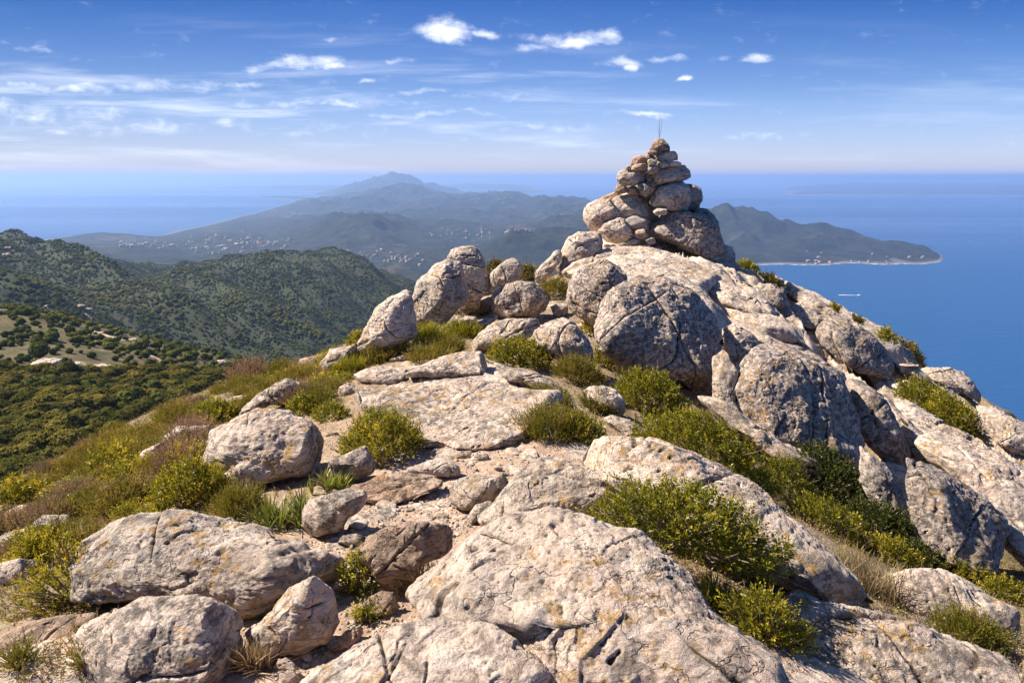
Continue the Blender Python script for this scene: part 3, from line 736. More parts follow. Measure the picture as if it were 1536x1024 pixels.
def build_rocks():
    R = rock
    # --- beside the cairn
    R('boulder', 'long leaning rock with a mossy top edge just left of the cairn', 'rock', '1', '240,862 298,790 336,712 400,690 456,684 514,705 540,760 500,820 430,880 330,920 270,910', T=.8, cut=.7)
    R('boulder', 'broken rock left of the leaning rock below the cairn', 'rock', '1', '146,912 188,868 232,828 262,788 308,790 296,845 254,905 202,970 160,970', T=.8)
    R('slab', 'broad pale whaleback slab the cairn stands on', 'slab', 'P', '836,425 850,402 876,382 915,370 960,368 1005,376 1045,392 1090,425 1050,450 980,440 905,432 860,440', Y=14.6, tilt=.80, T=.55, lev=7, cut=.93)
    # --- right outcrop
    R('outcrop', 'steep grooved rock rib left of the great shaded boulder', 'rock', '3', '62,150 70,90 105,45 170,20 240,45 262,110 230,180 175,270 120,215 80,190', Y=12.4, tilt=.35, T=.8, cut=.85, lev=7, mat=M_ROCKL)
    R('outcrop', 'sloping slab running from the cairn slab down behind the great shaded boulder', 'slab', '3', '100,70 200,8 330,10 440,70 510,130 560,190 600,260 540,300 440,260 320,160 200,110', Y=12.6, tilt=.72, T=.55, lev=7, cut=.9)
    R('boulder', 'great shaded boulder with rounded top at the middle of the right outcrop', 'boulder', '3', '155,250 162,165 218,112 290,68 385,84 480,125 534,190 550,270 546,400 538,448 500,458 430,412 330,388 250,385 212,335 170,285', Y=9.6, tilt=.44, az=.5, T=.6, lev=8, cut=.78, mat=M_ROCKL)
    R('outcrop', 'long ribbed slab on the skyline right of the cairn', 'slab', '3', '430,25 470,5 560,40 650,100 740,180 840,285 800,330 690,280 600,240 540,200 480,110', Y=14.2, tilt=.68, T=.5, lev=7, cut=.9)
    R('boulder', 'small upright block in the cleft between the two great shaded boulders', 'rock', '3', '562,240 600,222 662,258 690,300 640,350 616,430 588,448 568,350', Y=9.9, tilt=.3, T=.7)
    R('boulder', 'second great shaded boulder, cracked down its right side', 'boulder', '3', '600,420 614,350 676,288 760,296 852,336 924,385 974,440 986,500 1010,600 1010,695 986,722 900,680 820,640 720,600 636,545 606,485', Y=8.3, tilt=.44, az=.5, T=.6, lev=8, cut=.78, mat=M_ROCKL)
    R('outcrop', 'low dark rock shelf between the green bush and the second great boulder', 'rock', '3', '470,450 560,460 640,520 740,590 830,640 900,690 880,740 760,700 640,600 520,520', Y=8.3, tilt=.4, T=.5)
    R('outcrop', 'narrow pitted rib right of the second great boulder', 'rock', '3', '950,400 1020,408 1082,468 1134,558 1170,650 1140,700 1080,672 1020,610 985,530 970,450', Y=8.6, tilt=.35, T=.8, cut=.8, mat=M_ROCKL)
    R('outcrop', 'dark wedge of rock under the narrow pitted rib', 'rock', '3', '1000,610 1085,672 1140,760 1165,850 1150,900 1050,820 1000,730', Y=7.3, tilt=.35, T=.7, mat=M_ROCKG)
    R('boulder', 'great dark flank of rock at the lower right of the outcrop', 'boulder', '3', '1150,650 1220,662 1305,712 1405,785 1458,850 1475,930 1462,1015 1400,1050 1290,1000 1210,930 1165,840 1145,745', Y=6.9, tilt=.44, az=.5, T=.6, lev=7, cut=.8, mat=M_ROCKL)
    R('outcrop', 'long sunlit slab sloping to the right edge above the dark flank', 'slab', '3', '1170,590 1235,565 1335,612 1445,685 1560,780 1580,900 1480,890 1380,800 1290,715 1200,650', Y=8.8, tilt=.6, T=.5, lev=7, cut=.88)
    R('outcrop', 'middle sunlit slab below the round boulder on the ridge', 'slab', '3', '1070,480 1150,465 1235,515 1340,582 1380,625 1270,612 1170,575 1110,540', Y=11.0, tilt=.65, T=.5, cut=.9)
    R('boulder', 'round pitted boulder jutting out halfway down the right ridge', 'boulder', '3', '856,242 898,198 960,206 1042,256 1094,330 1112,390 1092,412 1000,378 928,336 876,290', Y=12.8, tilt=.45, az=.4, T=.6, lev=7, cut=.8, mat=M_ROCKL)
    R('boulder', 'smooth boulder below the round pitted boulder', 'rock', '3', '1102,420 1150,403 1204,430 1240,482 1222,502 1160,476 1118,455', Y=12.0, T=.8)
    R('outcrop', 'jagged skyline rib running down the right ridge', 'slab', '3', '700,70 760,78 860,122 950,172 1040,226 1110,262 1165,322 1195,378 1130,385 1040,310 950,240 850,190 770,140', Y=15.8, tilt=.6, T=.5, lev=7, cut=.88)
    R('outcrop', 'flat topped skyline outcrop at the foot of the right ridge', 'rock', '3', '1190,375 1215,362 1290,364 1345,388 1385,440 1400,480 1330,450 1250,425 1200,400', Y=17.4, tilt=.45, T=.8)
    R('outcrop', 'rock shelf on the skyline at the right edge', 'rock', '3', '1370,480 1450,498 1540,552 1590,600 1560,680 1460,620 1390,560', Y=15.6, tilt=.5, T=.7)
    R('outcrop', 'rough brown shelf right of the big ridge shrub', 'rock', '3', '1370,600 1450,640 1540,700 1600,760 1560,800 1440,720 1380,655', Y=12.2, tilt=.6, T=.6)
    R('boulder', 'dark notch rock on the ridge just right of the cairn slab', 'rock', '3', '640,120 680,95 740,100 760,140 740,180 690,165', T=.9, mat=M_ROCKG)
    R('boulder', 'squarish rock on the ridge under the shadowed notch', 'rock', 'r', '130,150 190,140 250,170 260,240 220,280 160,230', Y=14.4, T=.8, mat=M_ROCKL)
    R('outcrop', 'slanting rib of rock in the middle of the right slope', 'rock', 'r', '120,420 220,400 330,440 450,520 560,610 520,640 400,560 270,490 150,470', Y=11.9, tilt=.6, T=.45, cut=.9)
    R('outcrop', 'pale rib above the round pitted boulder', 'rock', 'r', '260,250 330,230 420,300 470,300 480,340 400,380 320,340', Y=14.0, tilt=.5, T=.6)
    R('outcrop', 'thin shelf on the skyline above the ridge shrubs', 'rock', 'r', '560,290 640,310 740,380 790,440 800,500 730,470 640,390', Y=15.9, tilt=.5, T=.6)
    R('outcrop', 'lower sunlit slab near the right edge', 'slab', 'r', '880,880 940,850 1080,880 1240,960 1400,1060 1390,1140 1200,1080 1000,1000', Y=9.6, tilt=.62, T=.45, lev=7, cut=.9)
    R('boulder', 'small angular rock beside the dry grass on the right slope', 'rock', 'r', '850,850 890,830 940,850 930,890 880,890', T=.9, lev=5)
    R('outcrop', 'sunlit shelf between the great shaded boulder and the skyline slab', 'slab', '3', '500,170 560,190 660,230 760,290 860,330 960,400 900,410 780,330 660,300 560,260', Y=11.5, tilt=.62, T=.5, lev=7, cut=.9)
    R('outcrop', 'steep rib filling the foot of the cleft right of the great shaded boulder', 'rock', '3', '530,330 575,300 610,380 610,470 640,540 580,560 530,500', Y=9.2, tilt=.4, T=.6)
    R('outcrop', 'sloping rib above the dark flank reaching the narrow pitted rib', 'slab', '3', '1060,430 1120,500 1200,570 1260,640 1350,740 1280,740 1190,680 1120,590', Y=9, tilt=.6, T=.5, lev=7, cut=.9)
    R('outcrop', 'lower slab below the dark flank at the right edge', 'slab', '3', '1380,760 1460,850 1540,900 1600,980 1560,1040 1480,960 1420,880', Y=7.5, tilt=.55, T=.5, lev=6, cut=.9)
    R('outcrop', 'narrow slab on the skyline side of the right ridge', 'slab', '3', '1040,235 1100,258 1170,320 1200,380 1290,470 1230,440 1140,390 1080,310', Y=15, tilt=.6, T=.5, lev=6, cut=.9)
    # --- centre left cluster
    R('boulder', 'tall leaning slab with a bright left edge in the left rock cluster', 'boulder', '2', '460,432 452,380 478,300 508,248 568,188 642,162 702,188 744,270 754,342 704,404 642,474 602,505 520,545 483,512 468,462', tilt=.15, T=.8, lev=7, cut=.72)
    R('boulder', 'blocky rock crowning the left cluster behind the tall slab', 'boulder', '2', '636,160 658,113 720,94 772,98 818,138 826,192 822,300 800,400 740,450 690,400 650,260', Y=13.0, tilt=.12, T=.6, lev=7, cut=.8)
    R('boulder', 'small block against the right of the blocky crowning rock', 'rock', '2', '780,200 822,196 850,240 862,330 840,400 790,390 770,300', T=.8, lev=6, mat=M_ROCKB)
    R('boulder', 'big sloping grooved rock left of the tall leaning slab', 'boulder', '2', '124,700 196,562 256,448 278,408 350,348 432,312 464,330 470,400 486,500 486,545 430,580 370,625 290,640 200,668', tilt=.3, T=.75, lev=7, cut=.8)
    R('outcrop', 'low ragged ledge at the left end of the rock cluster', 'rock', '2', '0,680 55,612 130,598 206,578 176,645 124,700 60,752 0,750', T=.7)
    R('boulder', 'pointed boulder leaning right in the gap of the ridge', 'boulder', '2', '788,338 798,290 868,220 928,163 970,155 1014,190 1010,262 950,295 890,335 840,380 795,372', Y=13.4, tilt=.15, T=.8, cut=.76)
    R('boulder', 'broad rounded boulder in front of the pointed boulder', 'boulder', '2', '853,392 868,330 918,290 1000,268 1072,278 1134,338 1158,382 1142,414 1080,436 1000,450 920,464 872,433', Y=12.1, tilt=.2, T=.85, lev=7, cut=.74, mat=M_ROCKL)
    R('boulder', 'small brown boulder left of the broad rounded boulder', 'rock', '2', '783,388 820,348 872,343 866,422 820,436', Y=12.2, T=.9, lev=5, mat=M_ROCKB)
    R('boulder', 'smooth round cobble under the broad rounded boulder', 'stone', '2', '1028,446 1060,428 1092,440 1082,461 1040,461', Y=11.8, T=.9, lev=5, cut=0)
    R('boulder', 'triangular boulder above the path, darker on its right side', 'boulder', '2', '1040,585 1088,510 1148,468 1220,455 1274,478 1314,540 1364,600 1380,662 1370,730 1300,732 1200,680 1120,625', Y=8.75, tilt=.2, T=.8, lev=7, cut=.72)
    R('slab', 'low cracked slab left of the triangular boulder', 'slab', '2', '745,600 788,538 850,488 940,458 1040,458 1115,480 1095,515 1052,565 980,600 880,634 785,636', Y=10.1, tilt=.45, T=.7, cut=.8, lev=7)
    R('slab', 'flat domed slab across the ridge above the path slab', 'slab', '2', '380,735 500,690 600,650 720,622 812,638 856,690 840,735 700,755 580,755 460,755', Y=8.7, tilt=.7, T=.6, lev=7, cut=.9)
    R('slab', 'flat stepped rock left of the flat domed slab', 'slab', '2', '155,748 220,710 310,695 385,713 420,745 440,775 330,790 200,780', Y=8.9, tilt=.6, T=.6)
    R('slab', 'long low slab right of the flat domed slab', 'slab', '2', '845,690 950,698 1060,718 1155,768 1270,835 1180,838 1060,800 940,768', Y=7.8, tilt=.6, T=.5)
    R('boulder', 'small half buried round stone in the scrub left of the path slab', 'stone', '2', '84,835 98,800 140,778 187,798 194,840 140,860 96,852', T=.9, lev=5, cut=0)
    R('boulder', 'small stone at the foot of the tall leaning slab', 'rock', '2', '536,548 590,513 652,508 654,545 580,562', T=.9, lev=5)
    R('boulder', 'thin pale stone lying in the green mat', 'rock', '2', '336,670 400,640 484,628 486,650 400,680 346,684', T=.8, lev=5)
    R('boulder', 'rounded grey rock at the right side of the path', 'boulder', '2', '1310,835 1350,798 1420,794 1484,818 1530,880 1526,935 1484,955 1400,905 1340,860', Y=7.3, T=.85, cut=.78)
    R('boulder', 'little rock on the slope under the broad boulder', 'rock', '2', '690,470 730,445 785,450 790,485 740,500 700,495', T=.9, lev=5)
    R('boulder', 'flat stone between moss patches in the middle of the cluster', 'rock', '2', '720,530 780,480 880,440 900,452 820,515 760,545', T=.7, lev=5)
    R('boulder', 'pale stone below the steep grooved rib', 'rock', '2', '1150,400 1200,380 1245,400 1240,440 1180,455', T=.8, lev=5)
    R('boulder', 'flat stone by the shrub right of the triangular boulder', 'rock', '2', '1370,600 1420,590 1500,620 1490,650 1400,640', T=.7, lev=5)
    # --- left side
    R('boulder', 'grey rounded boulder with furrows in the scrub on the left', 'boulder', '4', '646,280 678,220 768,150 850,113 952,118 1024,158 1070,220 1080,275 1030,325 960,345 880,365 800,385 722,398 740,330 690,290', Y=5.75, tilt=.42, T=.75, lev=7, cut=.8)
    R('boulder', 'low pale rock at the skyline end of the left slope', 'rock', '4', '776,146 850,68 950,16 1014,38 996,74 905,100 836,130', Y=9.6, tilt=.35, T=.7)
    R('boulder', 'pale boulder with a dark hollow standing in the left scrub', 'boulder', '4', '536,216 588,173 690,170 706,186 648,218 606,250 540,256', Y=7.9, tilt=.3, T=.8)
    R('slab', 'thin tilted slab below the pale hollowed boulder', 'slab', '4', '432,310 468,258 540,222 548,250 490,290 450,322', Y=7.0, T=.6, lev=5)
    R('boulder', 'wedge shaped block with a flat sunlit top beside the round shrub', 'boulder', '4', '1060,313 1098,284 1210,237 1244,300 1238,330 1160,358 1138,335 1150,305', Y=5.2, tilt=.15, T=.9, cut=.68, rough=.7)
    R('boulder', 'split angular block at the left edge of the path', 'boulder', '4', '1000,455 1016,420 1150,378 1218,393 1224,424 1154,478 1132,518 1040,545 1002,508', Y=4.35, tilt=.15, T=.85, lev=7, cut=.68, rough=.7)
    R('outcrop', 'large pale whaleback rock with lichen seams at the lower left', 'boulder', '4', '190,620 300,538 400,472 520,455 620,446 682,470 742,478 852,498 982,558 1094,600 1156,665 1146,715 1060,720 985,740 900,790 850,820 780,800 700,765 560,760 350,760 236,755 262,655', Y=3.0, tilt=.60, T=.62, lev=8, cut=.9)
    R('boulder', 'pitted rounded end block of the large lower left rock', 'boulder', '4', '806,860 895,785 955,708 1040,665 1104,716 1126,830 1086,888 984,932 880,938 826,905', Y=2.95, tilt=.22, T=.8, lev=7, cut=.76)
    R('boulder', 'bottom left boulder with a sunlit top and dark hollowed side', 'boulder', '4', '240,860 328,785 480,742 650,728 744,762 796,820 802,905 776,1010 720,1120 560,1180 400,1150 300,1080 250,960', Y=2.15, tilt=.35, T=.7, lev=8, cut=.76)
    R('slab', 'dark brown slab in the bottom left corner', 'slab', '4', '-80,920 -20,880 80,825 210,795 330,780 330,860 300,960 250,1000 100,985 -60,1010', Y=2.45, tilt=.62, T=.5, lev=7, cut=.9, mat=M_ROCKB)
    R('boulder', 'brown boulder with mossy crown beside the gravel of the path', 'boulder', '6', '436,366 498,300 598,238 730,212 832,202 924,238 950,302 906,376 800,420 700,545 640,590 560,525 524,450 448,408', Y=3.35, tilt=.25, T=.8, lev=7, cut=.72, mat=M_ROCKB)
    R('boulder', 'small angular rock between two shrubs near the bottom', 'rock', '6', '488,636 518,590 580,556 644,568 680,642 624,696 560,698', Y=2.95, T=.85, cut=.7, mat=M_ROCKB)
    R('boulder', 'low brown rock under the small angular rock', 'rock', '6', '320,850 400,758 480,738 494,775 430,830 350,875', Y=2.65, T=.6, mat=M_ROCKB)
    R('boulder', 'grey rock among scrub near the left edge', 'rock', '4', '96,506 138,468 220,465 250,490 206,535 126,540', T=.8, mat=M_ROCKG)
    R('boulder', 'squarish pale rock cut by the left edge of the photo', 'rock', '4', '-40,650 0,628 60,610 122,616 96,694 40,700 -40,700', T=.8)
    R('slab', 'thin broken slab standing in the grass on the left slope', 'slab', '4', '286,424 328,380 402,348 396,402 326,446', T=.7, lev=5)
    R('slab', 'pale shard half hidden in the grass near the left skyline', 'rock', '4', '182,362 206,345 246,333 248,348 210,366', T=.7, lev=5)
    R('slab', 'thin white shard in the grass at the left', 'rock', '4', '50,450 75,438 102,432 100,440 60,456', T=.6, lev=4)
    R('slab', 'white flat stone near the left skyline', 'rock', '4', '50,420 75,408 94,410 80,424', T=.6, lev=4)
    R('boulder', 'pale rock in the scrub behind the furrowed boulder', 'rock', '4', '1070,205 1090,190 1120,195 1125,215 1090,225', T=.8, lev=5)
    R('boulder', 'dark stone at the far end of the left scrub', 'rock', 'P', '443,552 450,538 470,534 482,548 470,560 450,562', T=.8, lev=5, mat=M_ROCKB)
    R('boulder', 'low pale rock on the left skyline of the ridge', 'rock', 'P', '330,604 350,594 385,590 392,598 360,606', T=.8, lev=5)
    R('boulder', 'small pale stone on the left skyline of the ridge', 'rock', 'P', '372,582 384,575 398,577 396,585 380,588', T=.8, lev=4)
    # --- foreground centre and right
    R('outcrop', 'lowest whaleback rock at the bottom centre', 'boulder', 'P', '420,1060 470,1008 530,965 600,935 662,923 722,926 772,953 810,985 825,1030 820,1080 640,1120 430,1100', Y=1.72, tilt=.66, T=.5, lev=8, cut=0)
    R('outcrop', 'great pale whaleback rock in the centre foreground', 'boulder', '5', '-5,790 55,665 155,562 275,470 415,395 560,380 662,398 762,450 864,466 965,558 1045,640 1126,760 1256,880 1406,1000 1480,1100 1200,1200 560,1160 470,1000 400,880 290,800 130,810', Y=1.85, tilt=.70, T=.55, lev=8, cut=0)
    R('outcrop', 'bright spur of rock leading up to the path from the centre rock', 'boulder', '5', '270,480 316,388 416,268 496,206 560,200 664,238 780,262 800,340 700,420 600,440 540,450 440,450 340,480', Y=3.55, tilt=.55, T=.65, lev=8, cut=0)
    R('outcrop', 'long smooth slab running down to the right behind the sprawling shrub', 'slab', 'P', '862,696 884,666 915,652 976,652 1034,673 1093,702 1135,728 1186,774 1242,828 1292,878 1320,915 1290,925 1200,900 1130,850 1030,790 930,745 880,722', Y=3.7, tilt=.66, T=.55, lev=8, cut=0)
    R('slab', 'small grey slab at the head of the long smooth slab', 'rock', '5', '720,68 760,50 832,73 936,132 930,150 860,145 790,122', Y=5.9, tilt=.5, T=.6)
    R('outcrop', 'broad lichen spotted slab in the bottom right corner', 'slab', '8', '60,720 150,640 300,690 450,728 600,768 850,868 1100,985 1120,1120 700,1150 200,1120 60,950', Y=2.5, tilt=.66, T=.5, lev=8, cut=0)
    R('boulder', 'low domed rock with an orange lichen patch at the right edge', 'boulder', '8', '520,590 620,558 742,566 852,616 954,688 1090,815 1010,830 860,800 780,830 660,800 590,750 556,680', Y=4.1, tilt=.5, T=.6, lev=7, cut=.9)
    R('boulder', 'square block with a flat top on the right of the path', 'boulder', '7', '852,620 900,578 990,552 1100,556 1196,578 1140,700 1040,725 968,766 866,728', Y=4.55, tilt=.2, T=.9, lev=7, cut=.68, rough=.7)
    R('boulder', 'small rough rock wedged between the square block and the bright spur', 'rock', '7', '944,795 1000,718 1080,697 1110,722 1030,810 980,835', Y=4.1, T=.8)
    R('slab', 'flat rounded slab lying across the path', 'slab', '7', '590,545 680,498 760,472 862,478 920,520 928,552 860,570 750,556', Y=5.0, tilt=.45, T=.7, cut=.8)
    R('slab', 'brown bedrock slab stretching across the middle of the path', 'slab', '7', '280,650 450,562 600,540 760,560 836,605 740,665 560,722 420,712', Y=4.7, tilt=.86, T=.25, lev=7, cut=0, mat=M_ROCKB)
    R('slab', 'wide scaly pale bedrock slab at the top of the path', 'slab', '7', '215,165 380,98 700,48 950,22 1210,56 1490,130 1420,220 1350,300 1290,400 1100,420 900,415 720,400 650,300 560,245 400,190', Y=6.25, tilt=.88, T=.20, lev=8, cut=0, rough=.45)
    R('slab', 'flat pale stone on the path near the round shrub', 'stone', '7', '845,452 896,425 984,423 965,468 880,474', T=.6, lev=5)
    R('slab', 'rounded flat stone touching the flat pale stone', 'stone', '7', '968,468 1000,438 1062,438 1076,468 1000,486', T=.7, lev=5)
    R('slab', 'round white disc of stone lying on the path', 'stone', '7', '765,785 785,762 820,754 852,764 856,785 830,800 790,802', T=.55, lev=5, cut=0, rough=.2)
    R('slab', 'small low rock at the foot of the split angular block', 'rock', '6', '355,310 390,278 450,268 510,290 490,325 430,340', T=.7, lev=5)
    R('boulder', 'pebbly stone beside the dark hollow at the bottom', 'rock', 'P', '415,990 430,985 448,1000 440,1010 420,1008', Y=2.2, T=.7, lev=5)
    R('boulder', 'loose white stone on the gravel near the bottom', 'stone', 'P', '418,1012 432,1004 450,1008 462,1020 440,1026 420,1022', Y=2.12, T=.6, lev=5)
# ------------------------------------------------------------------ plants
def unit(v): return v / (np.linalg.norm(v, axis=-1, keepdims=True) + 1e-9)

def leaves(base, d, n, L, ll, lw, rg, spread=0.8, droop=0.0):
    """base,d (N,3): sprigs carrying n leaves each -> V, F, tone, tip"""
    N = len(base)
    j = (np.arange(n) + rg.random((N, n)) * 0.8) / n
    Ls = L * rg.uniform(0.6, 1.25, (N, 1))
    P = base[:, None] + d[:, None] * (j * Ls)[..., None]
    a = rg.normal(size=(N, n, 3)); ld = unit(d[:, None] * (0.55 + 0.5 * j[..., None]) + unit(a) * spread)
    side = unit(np.cross(ld, rg.normal(size=(N, n, 3)))) 
    l = ll * rg.uniform(0.6, 1.3, (N, n, 1)) * (1.05 - 0.45 * j[..., None]); w = lw * l / ll * 0.5
    v0 = P; v1 = P + ld * l * 0.5 + side * w; v2 = P + ld * l; v3 = P + ld * l * 0.5 - side * w
    if droop: v2 = v2 - np.array([0, 0, 1.0]) * droop * l
    V = np.stack([v0, v1, v2, v3], 2).reshape(-1, 3)
    F = np.arange(len(V)).reshape(-1, 4)
    tone = np.repeat((rg.random((N, 1)) * 0.6 + rg.random((N, n)) * 0.4).reshape(-1), 4)
    tip = np.repeat(j.reshape(-1), 4)
    return V, F, tone, tip

def tubes(paths, r0, sides=4):
    V = []; F = []
    for p in paths:
        p = np.asarray(p); n = len(p); b = len(V)
        for k in range(n):
            d = unit(p[min(k + 1, n - 1)] - p[max(k - 1, 0)]); x = unit(np.cross(d, [0.3, 0.1, 1.0])); y = np.cross(d, x)
            r = r0 * (1 - 0.75 * k / (n - 1))
            for j in range(sides):
                a = 2 * PI * j / sides; V.append(p[k] + r * (x * math.cos(a) + y * math.sin(a)))
        for k in range(n - 1):
            for j in range(sides): F.append((b + k * sides + j, b + k * sides + (j + 1) % sides, b + (k + 1) * sides + (j + 1) % sides, b + (k + 1) * sides + j))
    return np.array(V), np.array(F)

def dome_dirs(n, rg, low=-0.15):
    z = rg.uniform(low, 1, n); a = rg.uniform(0, 2 * PI, n); s = np.sqrt(1 - z * z)
    return np.stack([s * np.cos(a), s * np.sin(a), z], -1)

def shrub_geo(W, D, H, kind, seed, dens=1.0, lsc=1.0):
    rg = np.random.default_rng(seed)
    K = {'leaf': (0.025, 0.0105, 0.075, 14, 0.8), 'heath': (0.022, 0.0055, 0.11, 14, 0.45), 'moss': (0.016, 0.006, 0.04, 8, 0.7)}[kind]
    ll, lw, L, n, spread = K; ll *= lsc; lw *= lsc; L *= lsc ** 0.7
    area = 2.2 * (W * D / 4 + (W + D) / 2 * H)
    N = int(area / (ll * lw * 0.5) * 2.7 * dens / n)
    N = max(30, min(N, 6500))
    dr = dome_dirs(N, rg, 0.0)
    lump = 1 + 0.30 * fbm(dr * 1.9 + seed, 3) + 0.20 * fbm(dr * 5 + seed, 2)
    rr = rg.uniform(0.15, 1.0, N) ** 0.3
    half = np.array([W / 2, D / 2, H])
    inner = np.maximum(1 - L * 0.45 / np.array([W / 2, D / 2, H]), 0.25)
    P = dr * half * inner * (lump * rr)[:, None]
    d = unit(unit(dr / half) * 0.75 + np.array([0, 0, 0.75]) + rg.normal(size=(N, 3)) * 0.30)
    V, F, tone, tip = leaves(P, d, n, L, ll, lw, rg, spread)
    return V, F, tone, tip, P, d

def conform(V, x, y, z0):
    gz = base_z(V[:, 0] + x, V[:, 1] + y)
    V = V.copy(); V[:, 2] += np.clip(gz - z0, -1.2, 1.2)
    return V

def strap_geo(W, H, seed, n=60, lw=0.011):
    rg = np.random.default_rng(seed); V = []; F = []; T = []; TP = []
    nc = max(3, n // 12)
    for c_ in range(nc):
        cx, cy = rg.uniform(-.32, .32, 2) * W
        for k in range(n // nc):
            a = rg.uniform(0, 2 * PI); t = rg.uniform(0.1, 0.75); L = H * rg.uniform(0.6, 1.1)
            d = np.array([math.cos(a) * math.sin(t), math.sin(a) * math.sin(t), math.cos(t)]); s = unit(np.cross(d, [0, 0, 1.])) 
            b = len(V); prof = (0.45, 0.8, 1.0, 0.7, 0.05); tn = rg.random()
            for i, w in enumerate(prof):
                f = i / 4; p = np.array([cx, cy, 0]) + d * L * f + np.array([d[0], d[1], -0.5]) * 0.25 * L * f * f
                V += [p - s * lw * w, p + s * lw * w]; T += [tn, tn]; TP += [f, f]
            F += [(b + 2 * i, b + 2 * i + 1, b + 2 * i + 3, b + 2 * i + 2) for i in range(4)]
    return np.array(V), np.array(F), np.array(T), np.array(TP)

def blades(P, H, lw, rg, lean=0.35):
    N = len(P); a = rg.uniform(0, 2 * PI, N); t = np.abs(rg.normal(0, lean, N))
    d = np.stack([np.cos(a) * np.sin(t), np.sin(a) * np.sin(t), np.cos(t)], -1); s = unit(np.cross(d, rg.normal(size=(N, 3))))
    L = H * rg.uniform(0.45, 1.2, (N, 1)); w = lw * rg.uniform(.6, 1.3, (N, 1)); dr = np.stack([d[:, 0], d[:, 1], -d[:, 2] * .3], -1)
    p1 = P + d * L * .55 + dr * L * 0.08; p2 = P + d * L + dr * L * 0.32
    V = np.stack([P - s * w, P + s * w, p1 + s * w * .7, p1 - s * w * .7, p2 + s * w * .12, p2 - s * w * .12], 1).reshape(-1, 3)
    b = np.arange(N)[:, None] * 6
    F = np.concatenate([b + np.array([0, 1, 2, 3]), b + np.array([3, 2, 4, 5])])
    tn = np.repeat(rg.random(N), 6); tp = np.tile([0, 0, .5, .5, 1, 1], N)
    return V, F, tn, tp

def shrub(label, cat, px, py, w, h, kind='leaf', Y=None, depth=0.75, group=None, twigs=10, dens=1.0, name='shrub', mat=None, up=1.0, fix=False):
    g_ = ghit(px, min(py, 1012)); Y = g_ if not fix and (Y is None or abs(Y - g_) < 1.2 and Y > 2.6) else Y; w *= 1.14; h *= 0.95; m = Y / FPX * 1.03
    W, H = w * m, h * m * up; D = W * depth
    r = ray(px, py) * Y; x, y = r[0], r[1] + D * 0.42; z0 = base_z(x, y)[0]
    zg = r[2] if fix else max(z0, r[2] - 0.05)
    seed = int(px * 7 + py * 13)
    mats = {'leaf': M_LEAF, 'heath': M_HEATH, 'moss': M_MOSS, 'strap': M_STRAP, 'dry': M_DRY}
    e = link(name, None, None, (x, y, zg)); e.empty_display_size = 0.1; tag(e, label, cat, group)
    rg = np.random.default_rng(seed)
    if kind == 'strap':
        V, F, t, tp = strap_geo(W * .9, H * 0.95, seed, n=int(130 * dens), lw=0.0055)
        link('leaves', mesh_np('leaves', conform(V, x, y, z0) , F, [M_STRAP], {'tone': t, 'tip': tp}), e)
        dr = dome_dirs(14, rg, .2); paths = [np.array([d * f * np.array([W * .42, D * .42, H * 1.0]) + rg.normal(size=3) * .01 for f in (0, .35, .7, 1)]) for d in dr]
    elif kind == 'dry':
        P = np.c_[rg.normal(0, .22, (int(420 * dens), 2)) * np.array([W, D]), np.zeros(int(420 * dens))]
        V, F, t, tp = blades(P, H, 0.0028, rg, .45)
        link('blades', mesh_np('blades', conform(V, x, y, z0), F, [M_DRY], {'tone': t, 'tip': tp}), e); return e
    else:
        V, F, t, tp, P, d = shrub_geo(W, D, H, kind, seed, dens, lsc=max(1.0, (Y / 3.6) ** 0.62))
        V = conform(V, x, y, z0)
        link('foliage', mesh_np('foliage', V, F, [mat or mats[kind]], {'tone': t, 'tip': tp}), e)
        dr = dome_dirs(max(int(twigs * 1.6), 1), rg, .05)
        paths = [np.array([d_ * f * np.array([W * .52, D * .52, H * 1.06]) * rg.uniform(.9, 1.1) + rg.normal(size=3) * .04 * W * f for f in (0, .3, .6, 1)]) for d_ in dr]
    if twigs:
        V, F = tubes(paths, 0.0045 + 0.004 * min(W, 1), 4)
        link('twigs', mesh_np('twigs', conform(V, x, y, z0), F, [M_WOOD]), e)
    return e

